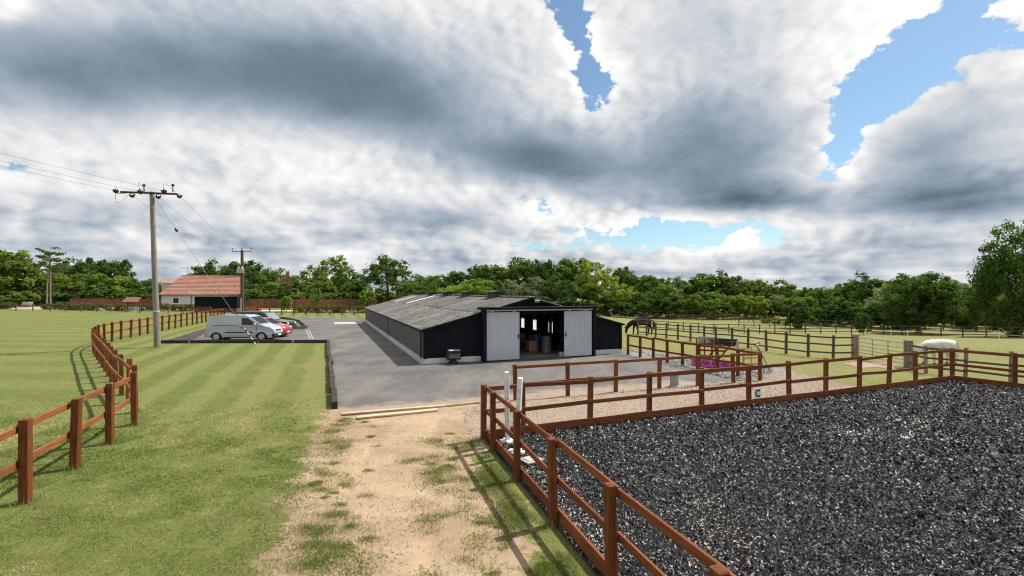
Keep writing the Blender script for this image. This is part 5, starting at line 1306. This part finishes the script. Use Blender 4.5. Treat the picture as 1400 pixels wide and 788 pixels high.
# silver panel van, nose to +x; origin at mid length on the ground
VL = 4.75
def wv(x, z):
    w = .90-.05*max(0, (z-.95)/.9)**1.2*1.8; w -= .05*max(0, (.35-z)/.2)
    w -= .16*max(0, (x-1.75)/.62)**2; w -= .05*max(0, (-x-2.1)/.28)**2; return w
wr = .325
ol = [(-2.36, .36), (-2.37, .62), (-2.33, 1.0), (-2.24, 1.72), (-2.14, 1.82), (-1.6, 1.865), (-.4, 1.865), (.35, 1.83), (.62, 1.76), (1.42, 1.20), (1.62, 1.10), (2.08, .97), (2.28, .82), (2.375, .62), (2.36, .34), (2.2, .24)]
ol += arch(1.50, .42, .24)+[(1.0, .22), (-1.0, .22)]+arch(-1.62, .42, .24)+[(-2.2, .26)]
silver = paint('silver_paint', (.43, .465, .52), .15); glass = M['glass']
van = vehicle('panel_van', (-19.55, 34.9, 0.006), R(4), 'silver panel van parked nearest the lawn edge', ol, wv, silver, (-1.62, 1.50), wr, (.42, .62, .95, 1.2, 1.5, 1.7),
    [('side_window', [(.12, 1.16), (.13, 1.66), (.52, 1.66), (1.16, 1.22), (1.14, 1.16)], glass, .006),
     ('rub_strip', [(-1.0, .60), (-1.0, .68), (.92, .68), (.92, .60)], seam, .012), ('sill', [(-1.1, .22), (-1.1, .30), (1.0, .30), (1.0, .22)], seam, .006),
     ('door_seam', [(.02, .34), (.02, 1.74), (.035, 1.74), (.035, .34)], seam, .004), ('door_seam', [(1.08, .34), (1.20, 1.15), (1.215, 1.15), (1.095, .34)], seam, .004),
     ('slide_rail', [(-1.9, 1.13), (-1.9, 1.155), (-.1, 1.155), (-.1, 1.13)], seam, .006)],
    [('windscreen', (1.36, 1.245), (.68, 1.72), .10, glass, .008), ('grille', (2.345, .70), (2.31, .80), .32, seam, .01), ('rear_window', (-2.315, 1.2), (-2.262, 1.62), .14, glass, .008)],
    [('front_bumper', (2.22, 0, .40), (.40, 1.60, .30), seam, .07), ('rear_bumper', (-2.34, 0, .42), (.22, 1.66, .26), seam, .05), ('number_plate', (2.425, 0, .42), (.012, .50, .11), platem, 0),
     ('headlight', (2.12, -.62, .84), (.30, .26, .18), lampm, .05), ('headlight', (2.12, .62, .84), (.30, .26, .18), lampm, .05),
     ('tail_light', (-2.31, -.80, 1.0), (.07, .10, .42), redm, .02), ('tail_light', (-2.31, .80, 1.0), (.07, .10, .42), redm, .02),
     ('wing_mirror', (1.08, -.99, 1.22), (.12, .18, .20), silver, .04), ('wing_mirror', (1.08, .99, 1.22), (.12, .18, .20), silver, .04),
     ('door_handle', (.14, -.90, 1.02), (.16, .04, .05), seam, .01), ('rear_step', (-2.50, -.1, .33), (.18, .3, .10), seam, .02),
     ('roof_mount', (-2.0, -.6, 1.86), (.12, .06, .05), seam, .01), ('roof_mount', (-.35, -.6, 1.88), (.12, .06, .05), seam, .01), ('roof_mount', (.15, -.6, 1.865), (.12, .06, .05), seam, .01)], 'van')
# red hatchback
def wc(x, z):
    w = .86-.11*max(0, (z-.88)/.55); w -= .05*max(0, (.35-z)/.2); w -= .16*max(0, (abs(x)-1.45)/.5)**2; return w
oc = [(-1.92, .36), (-1.94, .62), (-1.86, .95), (-1.55, 1.36), (-1.3, 1.47), (-.3, 1.50), (.2, 1.46), (.98, 1.02), (1.2, .96), (1.62, .86), (1.84, .72), (1.92, .52), (1.88, .28), (1.8, .22)]
oc += arch(1.22, .37, .22)+[(.8, .2), (-.8, .2)]+arch(-1.22, .37, .22)+[(-1.8, .24)]
red = paint('red_paint', (.42, .018, .022), .05)
vehicle('hatchback_car', (-19.6, 37.6, .006), 0.02, 'red hatchback parked beside the silver van', oc, wc, red, (-1.22, 1.22), .30, (.4, .6, .88, 1.1, 1.3),
    [('side_window', [(-1.2, .98), (-1.1, 1.36), (-.28, 1.40), (-.28, .98)], glass, .006), ('side_window', [(-.2, .98), (-.2, 1.40), (.12, 1.37), (.74, 1.0), (.72, .98)], glass, .006),
     ('door_seam', [(-.25, .3), (-.25, .95), (-.235, .95), (-.235, .3)], seam, .004), ('door_seam', [(.75, .3), (.8, .95), (.815, .95), (.765, .3)], seam, .004)],
    [('windscreen', (.92, 1.06), (.26, 1.43), .10, glass, .008), ('rear_window', (-1.82, 1.0), (-1.58, 1.32), .14, glass, .008), ('grille', (1.91, .48), (1.87, .62), .35, seam, .012)],
    [('headlight', (1.70, -.60, .72), (.34, .26, .15), lampm, .05), ('headlight', (1.70, .60, .72), (.34, .26, .15), lampm, .05), ('number_plate', (1.925, 0, .40), (.012, .5, .11), platem, 0),
     ('tail_light', (-1.86, -.68, .86), (.08, .16, .26), redm, .02), ('tail_light', (-1.86, .68, .86), (.08, .16, .26), redm, .02), ('wing_mirror', (.70, -.93, 1.03), (.10, .18, .13), red, .03), ('wing_mirror', (.70, .93, 1.03), (.10, .18, .13), red, .03),
     ('lower_intake', (1.86, 0, .32), (.12, 1.1, .10), seam, .02)], 'car')
# dark green four-wheel drive
def wg4(x, z):
    w = .92-.10*max(0, (z-1.05)/.75); w -= .10*max(0, (x-1.95)/.4)**2; return w
og = [(-2.38, .45), (-2.40, .75), (-2.38, 1.1), (-2.33, 1.76), (-2.24, 1.84), (.25, 1.84), (.42, 1.78), (1.02, 1.15), (1.2, 1.12), (2.18, 1.03), (2.34, .92), (2.38, .62), (2.34, .42)]
og += arch(1.55, .46, .40)+[(1.0, .38), (-1.0, .38)]+arch(-1.45, .46, .40)+[(-2.2, .40)]
green = paint('dark_green_paint', (.012, .045, .035), .1); topm = pmat('black_roof', (.018, .022, .024), (.028, .032, .034), 3, rough=.35, vary=0)
vehicle('offroad_car', (-21.2, 40.7, .006), 0.0, 'long dark green off-road car with black roof parked behind the red hatchback', og, wg4, green, (-1.45, 1.55), .38, (.5, .75, 1.05, 1.3, 1.6),
    [('side_window', [(-2.2, 1.2), (-2.15, 1.68), (-1.1, 1.70), (-1.1, 1.2)], glass, .006), ('side_window', [(-1.0, 1.2), (-1.0, 1.70), (-.2, 1.70), (-.2, 1.2)], glass, .006), ('side_window', [(-.1, 1.2), (-.1, 1.70), (.30, 1.68), (.78, 1.2)], glass, .006),
     ('door_seam', [(-.155, .45), (-.155, 1.15), (-.14, 1.15), (-.14, .45)], seam, .004)],
    [('windscreen', (.98, 1.20), (.46, 1.74), .10, pmat('pale_glass', (.20, .24, .25), (.16, .2, .21), 2, rough=.08, vary=0), .008), ('roof_panel', (-2.2, 1.845), (.22, 1.845), .04, topm, .012), ('grille', (2.36, .62), (2.34, .88), .30, seam, .012)],
    [('headlight', (2.28, -.66, .86), (.16, .26, .20), lampm, .04), ('headlight', (2.28, .66, .86), (.16, .26, .20), lampm, .04), ('front_bumper', (2.36, 0, .52), (.16, 1.7, .18), seam, .03), ('rear_bumper', (-2.42, 0, .52), (.14, 1.7, .18), seam, .03),
     ('tail_light', (-2.38, -.8, 1.0), (.06, .12, .4), redm, .02), ('tail_light', (-2.38, .8, 1.0), (.06, .12, .4), redm, .02), ('wing_mirror', (.80, -1.0, 1.24), (.12, .2, .2), topm, .03), ('wing_mirror', (.80, 1.0, 1.24), (.12, .2, .2), topm, .03),
     ('spare_wheel', (-2.50, .1, 1.05), (.18, .68, .68), M['rubber'], .08)], 'car')

# ================================================================== horses
def skin_mesh(name, verts, edges, radii, mat, root=0, sub=2):
    me = bpy.data.meshes.new(name); me.from_pydata([Vector(v) for v in verts], edges, []); o = bpy.data.objects.new(name, me); COL.objects.link(o)
    md = o.modifiers.new('skin', 'SKIN'); md.use_smooth_shade = True; md.branch_smoothing = .6
    for i, r_ in enumerate(radii): me.skin_vertices[0].data[i].radius = r_ if hasattr(r_, '__len__') else (r_, r_)
    me.skin_vertices[0].data[root].use_root = True
    s_ = o.modifiers.new('sub', 'SUBSURF'); s_.levels = sub; s_.render_levels = sub
    dg_ = bpy.context.evaluated_depsgraph_get(); m2 = bpy.data.meshes.new_from_object(o.evaluated_get(dg_)); bpy.data.objects.remove(o)
    m2.materials.clear(); m2.materials.append(mat); m2.name = name; m2.polygons.foreach_set('use_smooth', [True]*len(m2.polygons)); return m2
def horse(name, loc, rz, scale, coat, dark, hair, label, step=0.0):
    """grazing horse facing -x, head down; withers at about 1.4 before scaling"""
    V, E, Rd = [], [], []
    def add(p_, r_, link=None):
        V.append(p_); Rd.append((r_[0]*1.14, r_[1]*1.12)); i = len(V)-1
        if link is not None: E.append((link, i))
        return i
    pel = add((.62, 0, 1.16), (.30, .27)); bel = add((.20, 0, 1.06), (.31, .33), pel); rib = add((-.22, 0, 1.05), (.31, .35), bel); che = add((-.55, 0, 1.09), (.28, .33), rib)
    rump = add((.86, 0, 1.14), (.20, .20), pel)
    n1 = add((-.80, 0, 1.06), (.22, .25), che); n2 = add((-1.04, 0, .86), (.17, .19), n1); n3 = add((-1.22, 0, .64), (.13, .14), n2)
    pol = add((-1.34, 0, .48), (.085, .12), n3); fac = add((-1.36, 0, .28), (.075, .10), pol); muz = add((-1.33, 0, .10), (.055, .065), fac)
    for s_ in (-1, 1):      # forelegs
        k = .10*s_*step
        a = add((-.52, .13*s_, .92), (.13, .16), che); b_ = add((-.52-k, .14*s_, .70), (.095, .11), a); c_ = add((-.52-k*1.5, .14*s_, .44), (.068, .07), b_); d_ = add((-.52-k*1.6, .14*s_, .16), (.048, .048), c_); e_ = add((-.55-k*1.8, .14*s_, .03), (.055, .06), d_)
    for s_ in (-1, 1):      # hind legs
        k = .09*s_*step
        a = add((.66-k*.4, .15*s_, .90), (.14, .19), pel); b_ = add((.60-k, .15*s_, .70), (.10, .13), a); c_ = add((.80-k, .15*s_, .47), (.068, .08), b_); d_ = add((.77-k, .15*s_, .18), (.05, .05), c_); e_ = add((.74-k, .15*s_, .03), (.056, .062), d_)
    o = empty(name, loc, rz, label, 'horse'); o.scale = (scale,)*3
    put('body', skin_mesh('body', V, E, Rd, coat), o)
    put('tail', skin_mesh('tail', [(1.02, 0, 1.18), (1.12, 0, 1.0), (1.14, .01, .7), (1.12, .02, .36)], [(0, 1), (1, 2), (2, 3)], [.05, .07, .08, .03], hair), o)
    mv = [(-.70, 0, 1.24), (-.92, .02, 1.12), (-1.12, .04, .95), (-1.28, .05, .74), (-1.37, .02, .56)]
    put('mane', skin_mesh('mane', mv, [(i, i+1) for i in range(4)], [(.03, .05), (.05, .08), (.05, .09), (.045, .08), (.04, .05)], hair), o)
    for s_ in (-1, 1):
        put('ear', MB().lathe([(.035, 0), (.04, .05), (.012, .14)], 8).mesh('ear', coat, smooth=True), o, (-1.40, .06*s_, .56), (0, R(-55), 0))
        put('hoof', MB().lathe([(.075, 0), (.06, .08)], 10).mesh('hoof', dark), o, (-.56-.18*s_*step, .14*s_, -.01)); put('hoof', MB().lathe([(.075, 0), (.06, .08)], 10).mesh('hoof', dark), o, (.74-.09*s_*step, .15*s_, -.01))
        put('eye', MB().lathe([(.01, 0), (.02, .008), (.01, .016)], 8).mesh('eye', M['rubber']), o, (-1.39, .078*s_, .40), (R(-90)*s_, 0, 0))
    return o
wh = pmat('white_coat', (.68, .665, .64), (.53, .52, .50), 4, rough=.85, vary=0, dirt=((.33, .31, .28), .60)); hoofm = pmat('hoof_horn', (.10, .08, .06), (.06, .05, .04), 4, vary=0)
g = G(1283, 497.5); horse('horse', (g.x, g.y, g.z), .06, .90, wh, hoofm, pmat('white_hair', (.55, .53, .50), (.40, .385, .36), 6, rough=.9, vary=0), 'white horse grazing behind the corner of the arena fence', 1.0)
br = pmat('dark_bay_coat', (.016, .010, .007), (.030, .018, .012), 3, rough=.8, vary=0, spec=.1)
g = G(877, 457.5); horse('horse', (g.x, g.y, g.z), .15, 1.08, br, hoofm, pmat('black_hair', (.012, .01, .009), (.02, .016, .014), 5, rough=.7, vary=0), 'dark brown horse grazing in the paddock beside the barn', .8)

# ================================================================== loose stuff on the ground
m, t, b = newmat('grass_blade'); M['blade'] = m; t.nodes.remove(b)
tn = attr(t, 'tone'); c = mixc(t, tn.ss(0, .75), (.088, .142, .026), (.265, .285, .090)); c = mixc(t, tn.ss(.72, 1.0), c, (.50, .42, .23))
d = t.nodes.new('ShaderNodeBsdfDiffuse'); tr = t.nodes.new('ShaderNodeBsdfTranslucent'); mx = t.nodes.new('ShaderNodeMixShader'); mx.inputs[0].default_value = .35
t.links.new(c.k, d.inputs[0]); t.links.new(c.k, tr.inputs[0]); t.links.new(d.outputs[0], mx.inputs[1]); t.links.new(tr.outputs[0], mx.inputs[2]); t.links.new(mx.outputs[0], t.nodes['Material Output'].inputs[0])
def blades(name, P, h, w, tone, lean=.6):
    n = len(P); a = nrng.uniform(0, 2*np.pi, n); hh = h*np.exp(nrng.normal(0, .35, n)); la = nrng.uniform(0, 2*np.pi, n); lr = np.abs(nrng.normal(0, lean, n))*hh
    z = T(P[:, 0], P[:, 1])-.004; V = np.zeros((n, 3, 3))
    for k, s_ in ((0, -1), (1, 1)): V[:, k, 0] = P[:, 0]+np.cos(a)*w*s_*.5; V[:, k, 1] = P[:, 1]+np.sin(a)*w*s_*.5; V[:, k, 2] = z
    V[:, 2, 0] = P[:, 0]+np.cos(la)*lr; V[:, 2, 1] = P[:, 1]+np.sin(la)*lr; V[:, 2, 2] = z+hh
    return npmesh(name, V.reshape(-1, 3), np.arange(n*3).reshape(-1, 3), M['blade'], [('tone', 'FACE', tone)])
lawn_poly = [Vector((-16, 4, 0)), Vector((-16, 17, 0)), Vector((-6.2, 17, 0)), Vector((-5.1, 13.7, 0)), Vector((-4.4, 13, 0)), Vector((-.6, 3.2, 0))]
def lawn_d(x, y):
    dd = poly_sd(x, y, DIRT); pn = fbm(x, y, .9, 51); 
    return np.clip(sstep(.25, -.6, dd+(pn-.5)*2.2), 0, 1)*(.25+.75*sstep(.33, .5, fbm(x, y, 1.9, 57)))*np.clip((6/np.maximum(y, 3))**1.5, .1, 1)*sstep(17, 9, y)
P = scatter_poly(lawn_poly, 230000, lawn_d)
dryn = fbm(P[:, 0], P[:, 1], .35, 33); tone = np.clip(nrng.random(len(P))*.62+(dryn-.5)*2.6+(fbm(P[:, 0], P[:, 1], 1.6, 37)-.5)*2.2+.32, 0, 1)
tag(put('lawn_grass', blades('lawn_grass', P, .022*np.clip(P[:, 1]/9, .8, 1.3), .012*np.clip(P[:, 1]/7, .8, 1.8), tone, 1.5)), 'short mown grass blades of the front lawn', 'grass', kind='stuff')
# grass strip beside the arena and tufts on the worn ground
strip_poly = [A_COR+Vector((-.9, -.35, 0)), A_COR+Vector((-.4, -.05, 0)), A_COR+Vector((-.06, .0, 0)), C_END+Vector((-.1, 0, 0)), C_END+Vector((-2.0, 0, 0)), Vector((.2, 5.0, 0)), Vector((-.55, 8.2, 0))]
P = scatter_poly(strip_poly, 70000, lambda x, y: np.clip(sstep(.36, .48, fbm(x, y, 1.1, 71)), 0.004, 1)*sstep(-.05, .45, poly_sd(x, y, strip_poly)+(fbm(x, y, 2.2, 77)-.5)*.5)*np.clip((6/np.maximum(y, 3))**1.5, .1, 1))
tone = np.clip(nrng.random(len(P))*.7+(fbm(P[:, 0], P[:, 1], 1.3, 35)-.5)*1.6+.15, 0, 1)
tag(put('verge_grass', blades('verge_grass', P, .032, .012, tone, 1.2)), 'rough patchy grass beside the arena fence', 'grass', kind='stuff')
tuft_c = []
r3 = np.random.RandomState(8)
tx, ty = r3.uniform(-4.8, 1.5, 1500), r3.uniform(4, 14, 1500); q = poly_sd(tx, ty, DIRT); keep = (q > -.3) & (q < .95) & (r3.rand(1500) < np.exp(-np.maximum(q, 0)*1.5)*.6); tx, ty = tx[keep], ty[keep]
PP = []
for x, y in zip(tx, ty):
    n = int(r3.uniform(40, 330)); s_ = r3.uniform(.03, .14); PP.append(np.stack([x+r3.normal(0, s_*1.5, n), y+r3.normal(0, s_, n)], 1))
PP = np.concatenate(PP)
tag(put('grass_tufts', blades('grass_tufts', PP, .030, .011, np.clip(r3.rand(len(PP))*.6+.1, 0, 1), 1.2)), 'small green grass tufts scattered over the bare sandy track', 'grass', kind='stuff')
# longer grass left round posts and along the sleepers
PP = []
for p_ in f1[:22]+side[:7]:
    n = 160 if p_.y < 16 else 60; PP.append(np.stack([nrng.normal(p_.x, .10, n), nrng.normal(p_.y, .10, n)], 1))
PP = np.concatenate(PP)
tag(put('post_grass', blades('post_grass', PP, .085, .011, np.clip(nrng.random(len(PP))*.95, 0, 1))), 'longer grass left by the mower at the feet of fence posts', 'grass', kind='stuff')
# pebbles and clods
def stones(name, P, size, mat, label, cat):
    n = len(P); s_ = size*np.minimum(np.exp(nrng.normal(0, .4, n)), 1.8); z = T(P[:, 0], P[:, 1]); a = nrng.uniform(0, 6.28, n)
    base = np.array([(1, 0, 0), (0, 1, 0), (-1, 0, 0), (0, -1, 0), (0, 0, .8), (0, 0, -.5)], float)
    V = np.zeros((n, 6, 3)); jit = nrng.uniform(.65, 1.3, (n, 6, 1)); B = base[None]*jit
    ca, sa_ = np.cos(a)[:, None], np.sin(a)[:, None]
    V[:, :, 0] = P[:, 0, None]+(B[:, :, 0]*ca-B[:, :, 1]*sa_)*s_[:, None]; V[:, :, 1] = P[:, 1, None]+(B[:, :, 0]*sa_+B[:, :, 1]*ca)*s_[:, None]; V[:, :, 2] = z[:, None]+(B[:, :, 2]*.8+.25)*s_[:, None]+.006
    tri = np.array([(0, 1, 4), (1, 2, 4), (2, 3, 4), (3, 0, 4), (1, 0, 5), (2, 1, 5), (3, 2, 5), (0, 3, 5)])
    Fq_ = (np.arange(n)[:, None, None]*6+tri[None]).reshape(-1, 3)
    tag(put(name, npmesh(name, V.reshape(-1, 3), Fq_, mat, [('tone', 'FACE', np.repeat(nrng.random(n), 8))])), label, cat, kind='stuff')
def tonemat(name, stops, rough=.9):
    m, t, b = newmat(name); rp = t.nodes.new('ShaderNodeValToRGB'); t.links.new(attr(t, 'tone').k, rp.inputs[0]); el = rp.color_ramp.elements
    el[0].color = (*stops[0], 1); el[1].color = (*stops[-1], 1)
    for k, s_ in enumerate(stops[1:-1]): el.new((k+1)/(len(stops)-1)).color = (*s_, 1)
    t.links.new(rp.outputs[0], b.inputs['Base Color']); b.inputs['Roughness'].default_value = rough; return m
mg = tonemat('mixed_pebble', [(.26, .19, .13), (.38, .29, .21), (.46, .38, .30), (.32, .25, .19), (.52, .46, .39)])
P = scatter_poly(GRAVEL, 24000, lambda x, y: np.clip((11/np.maximum(np.hypot(x, y), 8))**1.3, .15, 1))
stones('gravel_pebbles', P, .015*np.clip(np.hypot(P[:, 0], P[:, 1])/12, .9, 1.6), mg, 'loose pale gravel pebbles between the yard and the arena', 'gravel')
mc = tonemat('earth_clod', [(.26, .17, .105), (.36, .25, .155), (.44, .32, .21), (.30, .20, .125)])
P = scatter_poly(DIRT, 4000, lambda x, y: np.clip((6/np.maximum(y, 3))**1.3, .15, 1)*np.clip(fbm(x, y, .8, 91)*2.2-.6, .05, 1))
stones('earth_clods', P, .010, mc, 'small earth clods and stones scattered over the sandy track', 'earth')
ms = tonemat('grey_rubble', [(.14, .135, .13), (.22, .215, .21), (.33, .32, .31), (.10, .098, .095), (.40, .39, .37)])
P = scatter_poly([G(862, 480), G(960, 491), G(1060, 505), G(1042, 519), G(1003, 520), G(906, 493)], 1500, lambda x, y: np.ones_like(x))
stones('stone_rubble', P, .06, ms, 'grey stone rubble along the edge of the yard asphalt', 'rubble')

# ------------------------------------------------------------------ render settings
SC.cycles.use_denoising = True; SC.cycles.use_adaptive_sampling = True; SC.cycles.adaptive_threshold = 0.015; SC.cycles.adaptive_min_samples = 12
SC.cycles.filter_width = 1.15
SC.cycles.max_bounces = 6; SC.cycles.diffuse_bounces = 3; SC.cycles.glossy_bounces = 2; SC.cycles.transmission_bounces = 3; SC.cycles.transparent_max_bounces = 6
SC.cycles.caustics_reflective = False; SC.cycles.caustics_refractive = False; SC.cycles.sample_clamp_indirect = 8
